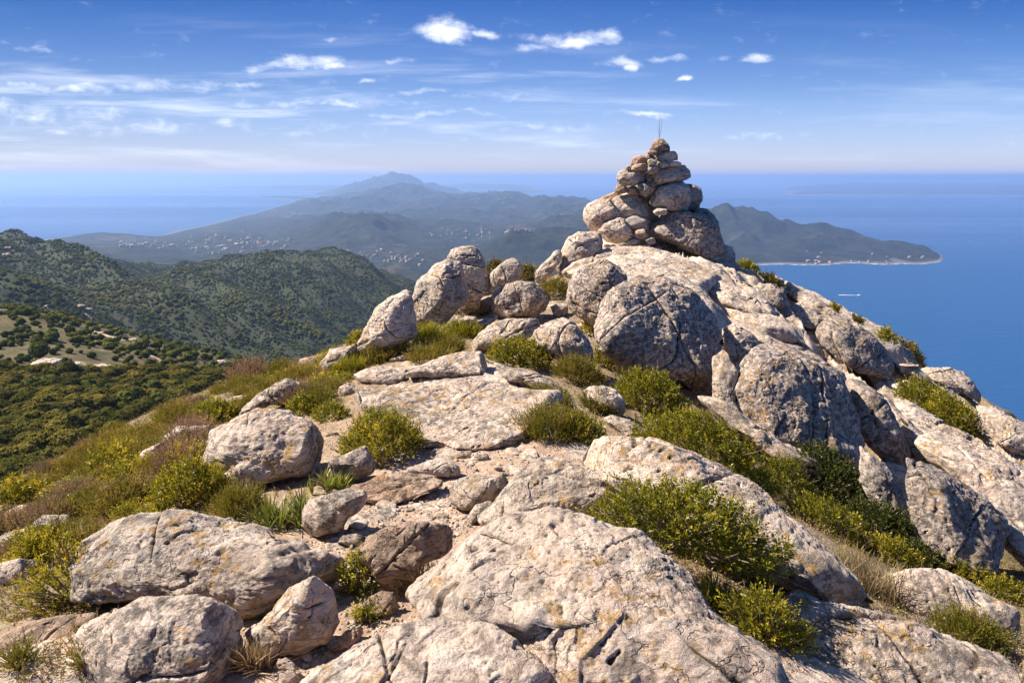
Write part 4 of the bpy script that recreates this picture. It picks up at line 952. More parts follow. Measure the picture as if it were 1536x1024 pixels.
def build_veg():
    S = shrub
    S('large sprawling evergreen bush in the hollow between the foreground slabs', 'bush', 1048, 862, 330, 122, 'leaf', 2.75, .55, twigs=46, fix=True)
    S('wide green bush at the foot of the second great boulder', 'bush', 1072, 722, 225, 100, 'leaf', 6.1, .6, twigs=14)
    S('upright green bush below the great shaded boulder', 'bush', 985, 632, 120, 78, 'leaf', 7.3, .7)
    S('loose olive bush in the dark gully right of the wide green bush', 'bush', 1195, 765, 95, 85, 'leaf', 5.9, .8, twigs=26, dens=.6)
    S('yellow green bush in the gully above the long smooth slab', 'bush', 1262, 815, 125, 68, 'leaf', 5.4, .7, twigs=20, dens=.7)
    S('dense bush with leaves darkened as shade in the deepest part of the gully under the second great boulder', 'bush', 1262, 765, 120, 75, 'leaf', None, .9, mat=M_SHADELEAF)
    S('low bush with shade-darkened leaves in the gully below the dark wedge of rock', 'bush', 1335, 815, 110, 60, 'leaf', None, .9, mat=M_SHADELEAF)
    S('bush with leaves coloured dark for shade at the foot of the great dark flank', 'bush', 1400, 862, 90, 48, 'leaf', None, .9, mat=M_SHADELEAF)
    S('pale green bush at the head of the dry grass on the right', 'bush', 1352, 858, 85, 58, 'leaf', 5.0, .7, dens=.8)
    S('small dark bush under the great dark flank', 'bush', 1462, 880, 75, 42, 'leaf', 5.0, .7, dens=.8)
    S('spindly bush at the right edge above the domed rock', 'bush', 1520, 912, 70, 48, 'leaf', 4.6, .7, dens=.8)
    S('round bright green bush beside the path', 'bush', 560, 702, 132, 84, 'leaf', 5.15, .9, twigs=12)
    S('bushy green shrub in front of the furrowed grey boulder', 'bush', 262, 778, 135, 92, 'leaf', 4.6, .8, twigs=18)
    S('olive shrub right of the bushy green shrub at the furrowed boulder', 'bush', 345, 790, 90, 60, 'heath', 4.3, .8, twigs=16)
    S('tuft of long bright leaves left of the split angular block', 'plant', 418, 802, 130, 72, 'strap', 3.9, twigs=1, dens=1.5, name='leafy_plant')
    S('pale arching leaves behind the split angular block', 'plant', 492, 742, 90, 45, 'strap', 4.75, twigs=1, dens=1.0, name='leafy_plant')
    S('twiggy green shrub at the left edge below the squarish pale rock', 'bush', 85, 935, 190, 120, 'leaf', 2.85, .7, twigs=70, dens=.55)
    S('dense green shrub at the left edge of the photo', 'bush', 30, 868, 110, 65, 'leaf', 3.7, .8)
    S('tall green shrub by the brown mossy boulder near the bottom', 'bush', 538, 905, 72, 92, 'leaf', 3.0, .8, twigs=20, dens=.7)
    S('little green tuft beside the small angular rock', 'bush', 548, 945, 44, 34, 'leaf', 2.75, .8)
    S('open spiky bush with bare stems at the edge of the bottom right slab', 'bush', 1165, 985, 150, 105, 'leaf', 2.65, twigs=44, dens=.8)
    S('upright cluster of broad green leaves below the sprawling bush', 'plant', 1078, 925, 70, 85, 'strap', 2.95, twigs=4, dens=.8, name='leafy_plant')
    S('brown green heath in the bottom right corner', 'heath', 1478, 985, 135, 62, 'heath', 3.3, .6, twigs=14)
    S('two domed green bush on the right ridge, the lower and larger', 'bush', 1445, 662, 95, 62, 'leaf', 11.6, .8, twigs=0)
    S('dark domed bush on the right ridge, above the larger one', 'bush', 1408, 618, 85, 45, 'leaf', 12.6, .8, twigs=0)
    S('mixed brown and green clump at the right side of the path', 'heath', 832, 672, 130, 60, 'heath', 5.6, .7)
    S('bright grassy clump by the small grey slab right of the path', 'bush', 878, 675, 75, 58, 'leaf', 5.55, .7)
    S('brown topped heath above the mixed clump right of the path', 'heath', 822, 622, 85, 36, 'heath', 6.6, .7)
    S('heath draped over the slab edge by the rounded grey rock', 'heath', 905, 628, 70, 38, 'heath', 6.9, .7)
    S('olive bush in front of the triangular boulder', 'bush', 780, 556, 105, 46, 'leaf', 8.2, .7)
    S('brown heath at the right foot of the triangular boulder', 'heath', 872, 580, 75, 42, 'heath', 7.9, .7, twigs=14)
    S('dark shrub in the cleft right of the triangular boulder', 'bush', 912, 556, 46, 40, 'leaf', 8.8, .7)
    S('small shrub above the triangular boulder in the cleft', 'bush', 892, 508, 40, 38, 'leaf', 10.6, .7)
    S('mossy bush behind the broad rounded boulder', 'bush', 832, 450, 48, 28, 'heath', 13.6, .7, twigs=0)
    S('small upright cypress like bush standing between ridge boulders', 'bush', 791, 424, 25, 34, 'leaf', 14.6, 1, twigs=0, mat=M_MOSS)
    S('round little bush on the skyline behind the pointed boulder', 'bush', 739, 406, 28, 16, 'leaf', 15.5, 1, twigs=0, mat=M_MOSS)
    for k, (a, b, c_, d_) in enumerate([(625, 528, 95, 32), (560, 552, 90, 34), (695, 512, 62, 24), (668, 536, 60, 26), (515, 570, 60, 24), (704, 478, 50, 20), (490, 562, 46, 34), (640, 548, 70, 18)]):
        S('yellow green mat of heath growing under the left rock cluster', 'heath', a, b, c_, d_, 'heath', None, .8, group='heath mats under the left rock cluster', twigs=0, name='heath_mat', mat=M_HEATH if k % 2 else M_LEAF)
    for k, (a, b, c_, d_) in enumerate([(532, 524, 34, 26), (1162, 424, 26, 16), (1256, 464, 18, 10), (1290, 482, 16, 10), (1338, 512, 30, 20), (1372, 556, 52, 36), (1130, 404, 34, 12), (1050, 396, 30, 12), (1216, 470, 34, 10), (1198, 448, 24, 9)]):
        S('tiny bush rooted on the crest of the ridge', 'bush', a, b, c_, d_, 'leaf', None, .8, group='tiny bushes along the crest', twigs=0, name='crest_bush', mat=M_MOSS if k % 2 else M_LEAF)
    for (a, b, c_, d_, l_) in [(1322, 905, 120, 72, 'pale dry grass tuft between the long slab and the domed rock'), (1290, 870, 80, 50, 'dry grass tuft above the pale one on the right'), (620, 900, 70, 70, 'thin dry stems in front of the brown mossy boulder'), (372, 1010, 60, 60, 'dry grass at the foot of the bottom left boulder'), (1262, 700, 40, 20, 'dry tuft beside the narrow pitted rib'), (1100, 985, 44, 40, 'small dry tuft on the seam of the great whaleback rock')]:
        S(l_, 'grass', a, b, c_, d_, 'dry', None, .5, name='grass_tuft')
    for (a, b, c_, d_, l_) in [(120, 1018, 60, 36, 'brown heath clump on the dark corner slab'), (20, 1015, 60, 40, 'brown heath clump in the very bottom left corner'), (330, 930, 55, 30, 'moss and heath between the two lower left rocks'), (590, 800, 0, 0, '')]:
        if a and c_: S(l_, 'heath', a, b, c_, d_, 'heath', None, .6)
    # scrub on the left slope, each bush on its own
    rg = np.random.default_rng(5)
    poly = [(0, 790), (0, 752), (100, 702), (220, 628), (330, 586), (440, 552), (520, 570), (500, 640), (420, 605), (310, 640), (300, 720), (190, 780), (60, 860), (0, 870)]
    def inside(x, y, pl):
        c_ = False
        for i in range(len(pl)):
            (x1, y1), (x2, y2) = pl[i - 1], pl[i]
            if (y1 > y) != (y2 > y) and x < (x2 - x1) * (y - y1) / (y2 - y1) + x1: c_ = not c_
        return c_
    proto = {}
    for kind in ('heath', 'leaf', 'dryheath'):
        for v in range(4):
            V, F, t, tp, P, d = shrub_geo(0.5, 0.42, 0.22, 'heath' if kind == 'dryheath' else kind, 900 + v, 0.8, 1.35)
            proto[kind, v] = mesh_np('foliage', V, F, [{'heath': M_HEATH, 'leaf': M_LEAF, 'dryheath': M_DHEATH}[kind]], {'tone': t, 'tip': tp})
    pts = []; tries = 0
    while len(pts) < 105 and tries < 4000:
        tries += 1; px, py = rg.uniform(0, 520), rg.uniform(550, 870)
        if not inside(px, py, poly): continue
        if any((px - a) ** 2 + (py - b) ** 2 * 3 < (14 + (py - 550) * .05) ** 2 for a, b in pts): continue
        pts.append((px, py))
    for (px, py) in pts:
        Y = ghit(px, py); r = ray(px, py) * Y; z = ground_z(r[0], r[1])[0]
        kind = ('heath', 'leaf', 'dryheath')[rg.choice(3, p=[.38, .32, .30])]
        s_ = rg.uniform(0.45, 1.25) * (0.75 + 0.05 * Y)
        o = tag(link('scrub_bush', proto[kind, rg.integers(4)], None, (r[0], r[1], z - 0.02)), 'low heath bush in the scrub covering the left slope', 'bush', 'scrub bushes on the left slope')
        o.rotation_euler = (0, 0, rg.uniform(0, 6)); o.scale = (s_, s_, s_ * rg.uniform(.6, 1.15))
    sm = [loose_mesh(500 + k, 0.5, 0.8, 5) for k in range(5)]; n = 0
    while n < 46:
        px, py = rg.uniform(0, 520), rg.uniform(550, 870)
        if not inside(px, py, poly): continue
        Y = ghit(px, py); r = ray(px, py) * Y; z = ground_z(r[0], r[1])[0]; s_ = rg.uniform(.10, .34); n += 1
        o = tag(link('slope_rock', sm[rg.integers(5)], None, (r[0], r[1], z - .12 * s_)), 'small pale rock embedded in the scrub of the left slope', 'rock', 'small rocks in the scrub of the left slope')
        o.rotation_euler = (rg.uniform(-.3, .3), rg.uniform(-.3, .3), rg.uniform(0, 6)); o.scale = (s_, s_, s_ * rg.uniform(.6, 1))
    # ground cover nobody could count
    def sample(n, f, seed):
        rg = np.random.default_rng(seed); out = []
        Yp = 2.2 * (22 / 2.2) ** rg.random(n * 8); u = rg.uniform(-.85, .95, n * 8); x, y = u * Yp, Yp
        k = f(x, y, rg); return x[k][:n], y[k][:n]
    def cover(x, y, rg):
        p = np.stack([x, y, x * 0], -1)
        return (vegness(x, y) + 0.45 * fbm(p / 0.5, 3) + 0.2 * fbm(p / .12, 2)) > 0.42 + rg.random(len(x)) * .25
    def make(name, label, mat, n, seed, gen):
        x, y = sample(n, cover, seed); z = ground_z(x, y)
        V, F, t, tp = gen(np.stack([x, y, z - 0.01], -1), np.random.default_rng(seed + 1))
        tag(link(name, mesh_np(name, V, F, [mat], {'tone': t, 'tip': tp})), label, kind='stuff')
    def g_sprig(P, rg):
        d = unit(rg.normal(size=P.shape) * .4 + np.array([0, 0, 1.])); sc = 1
        return leaves(P, d, 10, 0.075, 0.022, 0.0075, rg, .8)
    make('ground_cover', 'low green and brown sprigs carpeting the soil between rocks', M_HEATH, 6000, 31, g_sprig)
    make('dry_cover', 'dead brown heath sprigs between the living ones', M_DHEATH, 6000, 35, g_sprig)
    make('grass', 'thin green and straw coloured grass on the slope', M_DRY, 6500, 32, lambda P, rg: blades(P, .11, .0024, rg))
    make('green_grass', 'short green grass on the slope', M_STRAP, 2500, 33, lambda P, rg: blades(P, .09, .003, rg))
    # moss in the seams of the right hand slope
    def cover2(x, y, rg):
        p = np.stack([x, y, x * 0], -1)
        return (np.abs(fbm(p / np.array([1.3, .8, 1]), 2)) < 0.035) & (x > 0) & (y > 6)
    x, y = sample(6000, cover2, 41); z = ground_z(x, y)
    rg = np.random.default_rng(4); P = np.stack([x, y, z], -1)
    V, F, t, tp = leaves(P, unit(rg.normal(size=P.shape) * .6 + np.array([0, 0, 1.])), 9, .06, .03, .014, rg, .8)
    tag(link('moss', mesh_np('moss', V, F, [M_MOSS], {'tone': t, 'tip': tp})), 'olive moss growing in the seams of the right slope', kind='stuff')

def build_stones():
    rg = np.random.default_rng(21)
    ms = [loose_mesh(200 + k, 0.5, 0.75, 4) for k in range(8)]
    regs = [((440, 690), (640, 700), 8), ((560, 700), (740, 770), 30), ((480, 560), (770, 830), 60), ((560, 690), (740, 830), 50), ((620, 830), (660, 720), 60), ((385, 520), (950, 1020), 34), ((700, 860), (600, 690), 26), ((500, 700), (600, 660), 14)]
    k = 0
    for (a, b, n) in regs:
        for i in range(n):
            px = rg.uniform(min(a), max(a)); py = rg.uniform(min(b), max(b))
            Y = ghit(px, py); r = ray(px, py) * Y; z = ground_z(r[0], r[1])[0]
            s_ = 0.022 * math.exp(rg.normal(0, .5)) * (1 + .12 * Y)
            o = tag(link('path_stone', ms[k % 8], None, (r[0], r[1], z - s_ * .1)), 'small loose stone lying on the gravel of the path', 'stone', 'small loose stones on the path')
            o.rotation_euler = (rg.uniform(-.25, .25), rg.uniform(-.25, .25), rg.uniform(0, 6)); o.scale = (s_, s_, s_ * rg.uniform(.6, 1)); k += 1
    # flat worn stones bedded in the path
    fl = [loose_mesh(700 + k_, 0.5, 0.42, 5) for k_ in range(6)]; rg2 = np.random.default_rng(63)
    for i in range(58):
        py = rg2.uniform(600, 860); c_ = np.interp(py, [590, 690, 760, 860], [720, 655, 625, 545]); px = c_ + rg2.uniform(-1, 1) * np.interp(py, [600, 700, 860], [140, 135, 70])
        Y = ghit(px, py); r = ray(px, py) * Y; z_ = ground_z(r[0], r[1])[0]; s_ = rg2.uniform(.07, .24) * (0.6 + .1 * Y)
        o = tag(link('flat_stone', fl[i % 6], None, (r[0], r[1], z_ - s_ * .09)), 'flat worn stone bedded in the path', 'stone', 'flat worn stones bedded in the path')
        o.rotation_euler = (rg2.uniform(-.1, .1), rg2.uniform(-.1, .1), rg2.uniform(0, 6)); o.scale = (s_ * rg2.uniform(1, 1.5), s_, s_ * rg2.uniform(.45, .8))
    # gravel: one object
    V0, F0 = ico(1); n = 5200; Vs = []; Fs = []
    px = rg.uniform(360, 880, n); py = 590 + 430 * rg.random(n)
    cov = np.abs(px - np.interp(py, [590, 690, 760, 830, 900, 1020], [720, 650, 620, 560, 530, 470])) < np.interp(py, [590, 690, 830, 1020], [160, 150, 110, 90])
    px, py = px[cov], py[cov]
    rr = ray(px, py); Y = np.array([ghit(a, b) for a, b in zip(px, py)]); P = rr * Y[:, None]; P[:, 2] = ground_z(P[:, 0], P[:, 1])
    for i, p in enumerate(P):
        s_ = 0.0075 * math.exp(rg.normal(0, .45)) * (1 + .1 * Y[i]); M = rot(*rg.uniform(-3, 3, 3)) * np.array([s_, s_ * .8, s_ * .5])
        Vs.append(V0 @ M.T * 1.0 + p); Fs.append(F0 + len(V0) * i)
    tag(link('gravel', mesh_np('gravel', np.concatenate(Vs), np.concatenate(Fs), [M_ROCK], smooth=False)), 'fine gravel and chips strewn over the path', kind='stuff')

def tree_mesh(seed, n, ll, mat, core=0.80):
    rg = np.random.default_rng(seed)
    dr = dome_dirs(n, rg, -0.35)
    def lump(d): return 1 + 0.38 * fbm(d * 1.7 + seed, 2) + 0.25 * fbm(d * 4 + seed, 2)
    half = np.array([1, 1, .82])
    P = dr * half * (lump(dr) * rg.uniform(.9, 1.05, n))[:, None]
    t1 = unit(np.cross(dr, rg.normal(size=(n, 3)))) ; nj = unit(dr + rg.normal(size=(n, 3)) * .35); t1 = unit(np.cross(nj, t1)); t2 = np.cross(nj, t1)
    l1 = ll * rg.uniform(.6, 1.3, (n, 1)); V = np.stack([P - t1 * l1, P - t2 * l1 * .7, P + t1 * l1, P + t2 * l1 * .7], 1).reshape(-1, 3)
    F = np.arange(4 * n).reshape(-1, 4); t = np.repeat(rg.random(n), 4); tp = np.repeat(sstep(-.1, .8, dr[:, 2]), 4)
    Vc, Fc = ico(3 if n < 300 else 4); Vc = Vc * half * ((core + .16 * fbm(Vc * 6 + seed, 2)) * lump(Vc))[:, None]
    tr, tf = tubes([[(0, 0, -1.35), (0.03, 0, -.9), (0, 0.04, -.3)], [(0, 0, -.9), (.25, .1, -.5), (.5, .2, 0)], [(0, 0, -.9), (-.25, .1, -.5), (-.4, -.3, 0)]], .11, 5)
    V = np.r_[V, Vc]; nl = len(F)
    me_V = np.r_[V, tr] + np.array([0, 0, 1.05])
    tri = np.r_[F[:, [0, 1, 2]], F[:, [0, 2, 3]], Fc + (len(V) - len(Vc)), tf[:, [0, 1, 2]] + len(V), tf[:, [0, 2, 3]] + len(V)]
    mi = np.r_[np.zeros(2 * nl + len(Fc), int), np.ones(2 * len(tf), int)]
    tn = np.r_[t, np.full(len(Vc), .35), np.zeros(len(tr))]; tip = np.r_[tp, np.zeros(len(Vc) + len(tr))]
    return mesh_np('tree', me_V, tri, [mat, M_WOOD], {'tone': tn, 'tip': tip}, matidx=mi)

def build_trees():
    rg = np.random.default_rng(77)
    near = [tree_mesh(300 + k, 1300, .085, M_TREE, .93) for k in range(5)]
    far = [tree_mesh(320 + k, 150, .20, M_TREEF, .92) for k in range(3)]
    # the largest in the picture stand alone, nearest part of the slope
    pts = []; t = 0
    while len(pts) < 292 and t < 12000:
        t += 1; px, py = rg.uniform(-5, 440), 560 + 190 * rg.random() ** .8
        if py > np.interp(px, [0, 100, 220, 330, 440], [748, 700, 626, 586, 556]): continue
        md = np.interp(py, [560, 740], [8, 22])
        if any((px - a) ** 2 + (py - b) ** 2 * 2 < md * md for a, b in pts): continue
        p = lhit(px, py)
        if p is None: continue
        pts.append((px, py))
        s_ = np.interp(py, [560, 745], [10, 23]) * p[1] / FPX * rg.uniform(.65, 1.35)
        o = tag(link('maquis_tree', near[rg.integers(5)], None, (p[0], p[1], p[2] - .3 * s_)), 'low dark rounded evergreen tree on the lower left hillside', 'tree', 'evergreen trees on the lower left hillside')
        o.rotation_euler = (0, 0, rg.uniform(0, 6)); o.scale = (s_ * 1.05, s_ * 1.05, s_ * rg.uniform(.75, 1.05))
    srcs = []
    for k in range(3):
        q = lhit(60 + 150 * k, 540 - 10 * k)
        o = tag(link('wood_tree', far[k], None, tuple(q)), ('small round tree in the open scrub of the left shoulder, at its left end', 'small round tree in the middle of the left shoulder', 'small round tree at the right end of the left shoulder')[k], 'tree'); o.scale = (2, 2, 2); srcs.append(o)
    # everything farther is one wood
    def scatter(name, label, n, y0, y1, r0, r1, dens, seed, u0=-.95, u1=.75):
        rg = np.random.default_rng(seed)
        y = np.sqrt(rg.uniform(y0 ** 2, y1 ** 2, n)); x = rg.uniform(u0, u1, n) * y
        p = np.stack([x, y, x * 0], -1)
        k = dens(p, rg); x, y, p = x[k], y[k], p[k]
        z = land_z(x, y); k = z > SEA + 8; P = np.stack([x, y, z], -1)[k]
        sc = rg.uniform(r0, r1, len(P)) * (0.7 + .6 * rg.random(len(P))) * np.clip(1 + 1.5 * fbm(P * np.array([1, 1, 0]) / 45, 3), .72, 1.6)
        P[:, 2] -= .35 * sc
        me = bpy.data.meshes.new(name); me.vertices.add(len(P)); me.vertices.foreach_set('co', P.astype(np.float32).ravel())
        for an, av in (('sc', sc), ('ro', rg.uniform(0, 6.28, len(P))), ('vid', rg.integers(0, 3, len(P)).astype(float))):
            at = me.attributes.new(an, 'FLOAT', 'POINT'); at.data.foreach_set('value', av.astype(np.float32))
        o = tag(link(name, me), label, kind='stuff')
        ng = bpy.data.node_groups.new(name + '_scatter', 'GeometryNodeTree')
        ng.interface.new_socket('Geometry', in_out='INPUT', socket_type='NodeSocketGeometry'); ng.interface.new_socket('Geometry', in_out='OUTPUT', socket_type='NodeSocketGeometry')
        N = NT(ng); gi = N.node('NodeGroupInput'); go = N.node('NodeGroupOutput'); J = N.node('GeometryNodeJoinGeometry')
        def att(nm): a = N.node('GeometryNodeInputNamedAttribute', data_type='FLOAT'); a.inputs['Name'].default_value = nm; return a.outputs[0]
        scv = N.node('ShaderNodeCombineXYZ'); 
        for i in range(3): N.l.new(att('sc'), scv.inputs[i])
        rov = N.node('ShaderNodeCombineXYZ'); N.l.new(att('ro'), rov.inputs[2])
        for k_ in range(3):
            cm = N.node('ShaderNodeMath', operation='COMPARE'); N.l.new(att('vid'), cm.inputs[0]); cm.inputs[1].default_value = k_; cm.inputs[2].default_value = .3
            oi = N.node('GeometryNodeObjectInfo', transform_space='ORIGINAL'); oi.inputs['Object'].default_value = srcs[k_]; oi.inputs['As Instance'].default_value = True
            ip = N.node('GeometryNodeInstanceOnPoints'); N.l.new(gi.outputs[0], ip.inputs['Points']); N.l.new(cm.outputs[0], ip.inputs['Selection']); N.l.new(oi.outputs['Geometry'], ip.inputs['Instance'])
            N.l.new(rov.outputs[0], ip.inputs['Rotation']); N.l.new(scv.outputs[0], ip.inputs['Scale']); N.l.new(ip.outputs[0], J.inputs[0])
        N.l.new(J.outputs[0], go.inputs[0])
        md = o.modifiers.new('scatter', 'NODES'); md.node_group = ng
        print(name, len(P))
    def d1(p, rg): return .5 * fbm(p / 30, 2) + .5 * fbm(p / 6, 2) > np.interp(p[:, 1], [120, 230], [-.10, -.40]) + .25 * rg.random(len(p))
    def d2(p, rg): return fbm(p / 60, 3) > -0.55 + .25 * rg.random(len(p))
    scatter('shoulder_scrub', 'dense evergreen scrub over the near left shoulder', 7500, 70, 380, .45, 1.2, d1, 51, -.95, .35)
    scatter('ridge_wood', 'dark evergreen wood covering the long ridge on the left', 230000, 330, 1950, .8, 1.55, d2, 52)

def build_towns():
    rg = np.random.default_rng(99)
    V = np.array([(-5,-4,-3),(5,-4,-3),(5,4,-3),(-5,4,-3),(-5,-4,5),(5,-4,5),(5,4,5),(-5,4,5),(-5.5,-4.6,4.9),(5.5,-4.6,4.9),(5.5,4.6,4.9),(-5.5,4.6,4.9),(-5.5,0,7.4),(5.5,0,7.4)], float)
    F = np.array([(0,1,5,4),(1,2,6,5),(2,3,7,6),(3,0,4,7),(8,9,13,12),(10,11,12,13),(8,12,11,11),(9,10,13,13)])
    V2 = V * np.array([1.5, 1.2, 1.35])
    hs = [mesh_np('house', V, F, [M_WALL, M_ROOF], smooth=False, matidx=[0]*4+[1]*2+[0]*2), mesh_np('house', V2, F, [M_WALL, M_ROOF], smooth=False, matidx=[0]*4+[1]*2+[0]*2), mesh_np('house', V2 * np.array([1.2, 1, .8]), F, [M_WALL, M_WALL], smooth=False, matidx=[0]*8)]
    cl = [(235,367,48,6,42,'plain'),(372,364,55,9,66,'plain'),(300,377,35,5,12,'plain'),(562,386,36,8,36,'valley'),(622,390,18,6,10,'valley'),(690,354,40,9,28,'valley'),(785,347,22,4,8,'valley'),(725,300,40,5,16,'inland'),(1255,398,68,4,34,'headland'),(1290,388,90,8,14,'headland'),(1420,396,25,3,4,'headland'),(250,347,30,2,6,'coast')]
    lab = {'plain': 'tiny pale house with tiled roof in the town on the left plain', 'valley': 'tiny pale house in the village down in the valley', 'inland': 'tiny house of the far inland town', 'headland': 'tiny house along the shore of the right headland', 'coast': 'tiny house on the left coast'}
    for (cx, cy, rx, ry, n, w) in cl:
        for i in range(n):
            p = lhit(cx + np.clip(rg.normal(), -1.6, 1.6) * rx * .7, cy + rg.normal() * ry * .7, 1500)
            if p is None: continue
            o = tag(link('house', hs[rg.integers(3)], None, tuple(p)), lab[w], 'house', {'plain': 'houses of the left plain', 'valley': 'houses in the valley', 'inland': 'houses of the inland town', 'headland': 'houses on the headland', 'coast': 'houses on the left coast'}[w])
            s_ = (0.6 + p[1] / 14000) * rg.uniform(.7, 1.3); o.scale = (s_, s_, s_); o.rotation_euler = (0, 0, rg.uniform(0, 3.1))
    # bare rock showing through the scrub of the left hillside
    rk = [(70,548,26,'long pale rock band at the left of the lower hillside'),(110,552,22,'pale rock band right of the long one on the hillside'),(150,555,22,'narrow pale rock band in the middle of the hillside'),(190,564,20,'pale rock at the right end of the hillside band'),(88,566,14,'bright bare rock below the hillside band'),(12,375,8,'bare crag high on the left ridge'),(8,384,8,'second bare crag high on the left ridge'),(330,545,12,'light rock on the shoulder near its right end'),
          (130,466,10,'rocky notch on the crest of the shoulder'),(120,462,9,'small crag left of the rocky notch'),(98,575,7,'small white rock in the lower hillside scrub'),(130,577,7,'white boulder in the middle of the lower hillside scrub'),(118,588,8,'flat pale rock low on the hillside'),(270,578,13,'pale rock by the large trees on the hillside'),(255,585,9,'sloping pale rock right of the hillside trees'),(88,697,17,'grey boulder under the trees near the left edge'),(30,688,13,'grey rock among trees at the far left'),(160,617,10,'pale rock in the scrub above the near slope'),(45,640,9,'small grey rock among the left trees'),(60,585,8,'small pale rock left of the lower hillside'),(200,510,8,'stony patch on the shoulder'),(150,500,7,'little pale stone on the shoulder'),(290,600,8,'small rock close to the summit slope')]
    for i, (px, py, r, l) in enumerate(rk):
        p = lhit(px, py)
        if p is None: continue
        s_ = .6 * r * p[1] / FPX; V, F = ico(5)
        P = V * np.array([1.15, 1.3, .2]) * s_; P = P + unit(V) * (.35 * s_ * fbm(V * 1.6 + i * 3, 4))[:, None]; P = P + unit(V) * (.12 * s_ * ridged(V * 4 + i, 3))[:, None]
        smesh('hillside_rock', P + p + np.array([0, 0, .25 * s_]), F, [M_ROCK], l, 'rock', 'bare rocks on the left hillside')
    # pale tracks and stony streaks across the shoulder
    mt, tt_, bb_ = material('pale_track'); pp = tt_.node('ShaderNodeNewGeometry').outputs['Position']
    tt_.l.new(tt_.mix(tt_.ramp(tt_.noise(pp, 0.5, 6, .7), .4, .6), (0.30, 0.21, 0.14), (0.50, 0.40, 0.31)), bb_.inputs['Base Color'])
    for i, ln in enumerate([[(60, 538), (75, 547), (110, 551), (150, 556), (182, 563), (214, 567)], [(224, 568), (236, 580), (246, 592), (254, 603)], [(140, 497), (190, 512), (235, 520), (262, 528)], [(200, 520), (240, 540), (280, 556), (300, 566)], [(255, 585), (280, 600)], [(60, 462), (100, 466), (128, 472), (140, 486)]]):
        Q = []
        for (a_, b_), (c_, d_) in zip(ln[:-1], ln[1:]):
            for f_ in np.linspace(0, 1, 9)[:-1]:
                q_ = lhit(a_ + (c_ - a_) * f_, b_ + (d_ - b_) * f_ + 2.0 * float(noise(np.array([[a_ * .1 + f_ * 3, i, 0]]))[0]))
                if q_ is not None: Q.append(q_)
        if len(Q) < 4: continue
        Q = np.array(Q); Vt = []
        for k_, q_ in enumerate(Q):
            w_ = q_[1] / FPX * (1.8 + 2.4 * abs(float(noise(np.array([[k_ * .4, i * 3, 1]]))[0]))) * 1.6
            for sg in (-1, -.4, .4, 1):
                x_, y_ = q_[0], q_[1] + sg * w_ * 2.2; Vt.append((x_, y_, land_z(x_, y_)[0] + .25 + (0 if abs(sg) < .9 else -.3)))
        tag(link('track', mesh_np('track', np.array(Vt), grid_faces(len(Q), 4), [mt])), 'pale stony track across the left hillside', kind='structure')
    # surf along the headland
    Vs = []; k = 0
    for px in np.arange(1120, 1470, 1.2):
        u = ray(px, 265)[0]; Y = np.linspace(2850, 3400, 600); z = land_z(u * Y, Y); ok = z > SEA + .5
        if not ok.any(): continue
        y = Y[np.argmax(ok)]; w = 5 + 12 * max(0, float(noise(np.array([[px * .09, 0, 0]]))[0]) + .25)
        Vs += [(u * (y + 2), y + 2, SEA + .35), (u * (y - w), y - w, SEA + .35)]; k += 1
    F = [(2 * i, 2 * i + 1, 2 * i + 3, 2 * i + 2) for i in range(k - 1) if abs(Vs[2*i][1] - Vs[2*i+2][1]) < 60]
    tag(link('surf', mesh_np('surf', np.array(Vs), np.array(F), [M_FOAM])), 'white line of surf along the foot of the headland', kind='stuff')
    # motorboat and its wake
    r = ray(1289, 443); p = r * (SEA / r[2])
    e = link('motorboat', None, None, tuple(p)); tag(e, 'tiny white motorboat trailing a wake on the bay', 'boat'); e.rotation_euler = (0, 0, -.15)
    H = np.array([(-6,-1.7,.1),(3,-1.8,.1),(7,0,.3),(3,1.8,.1),(-6,1.7,.1),(-6,-2,1.5),(3,-2.1,1.8),(8,0,2.3),(3,2.1,1.8),(-6,2,1.5)])
    link('hull', mesh_np('hull', H, np.array([(0,1,6,5),(1,2,7,6),(2,3,8,7),(3,4,9,8),(4,0,5,9),(5,6,8,9),(6,7,8,8),(0,4,3,1)]), [M_BOAT], smooth=False), e)
    B = np.array([(-3,-1.2,1.5),(2,-1.2,1.6),(2,1.2,1.6),(-3,1.2,1.5),(-2.6,-1,3.2),(.8,-1,3.2),(.8,1,3.2),(-2.6,1,3.2)])
    link('cabin', mesh_np('cabin', B, np.array([(0,1,5,4),(1,2,6,5),(2,3,7,6),(3,0,4,7),(4,5,6,7)]), [M_BOAT], smooth=False), e)
    W = []; n = 14
    for i in range(n):
        f = i / (n - 1); W += [(p[0] - 5 - 62 * f, p[1] - 1.5 - 3 * f + 9 * f, SEA + .3), (p[0] - 5 - 62 * f, p[1] + 1.5 + 3 * f + 9 * f, SEA + .3)]
    tag(link('wake', mesh_np('wake', np.array(W), np.array([(2*i, 2*i+1, 2*i+3, 2*i+2) for i in range(n-1)]), [M_FOAM])), 'white wake trailing behind the motorboat', kind='stuff')
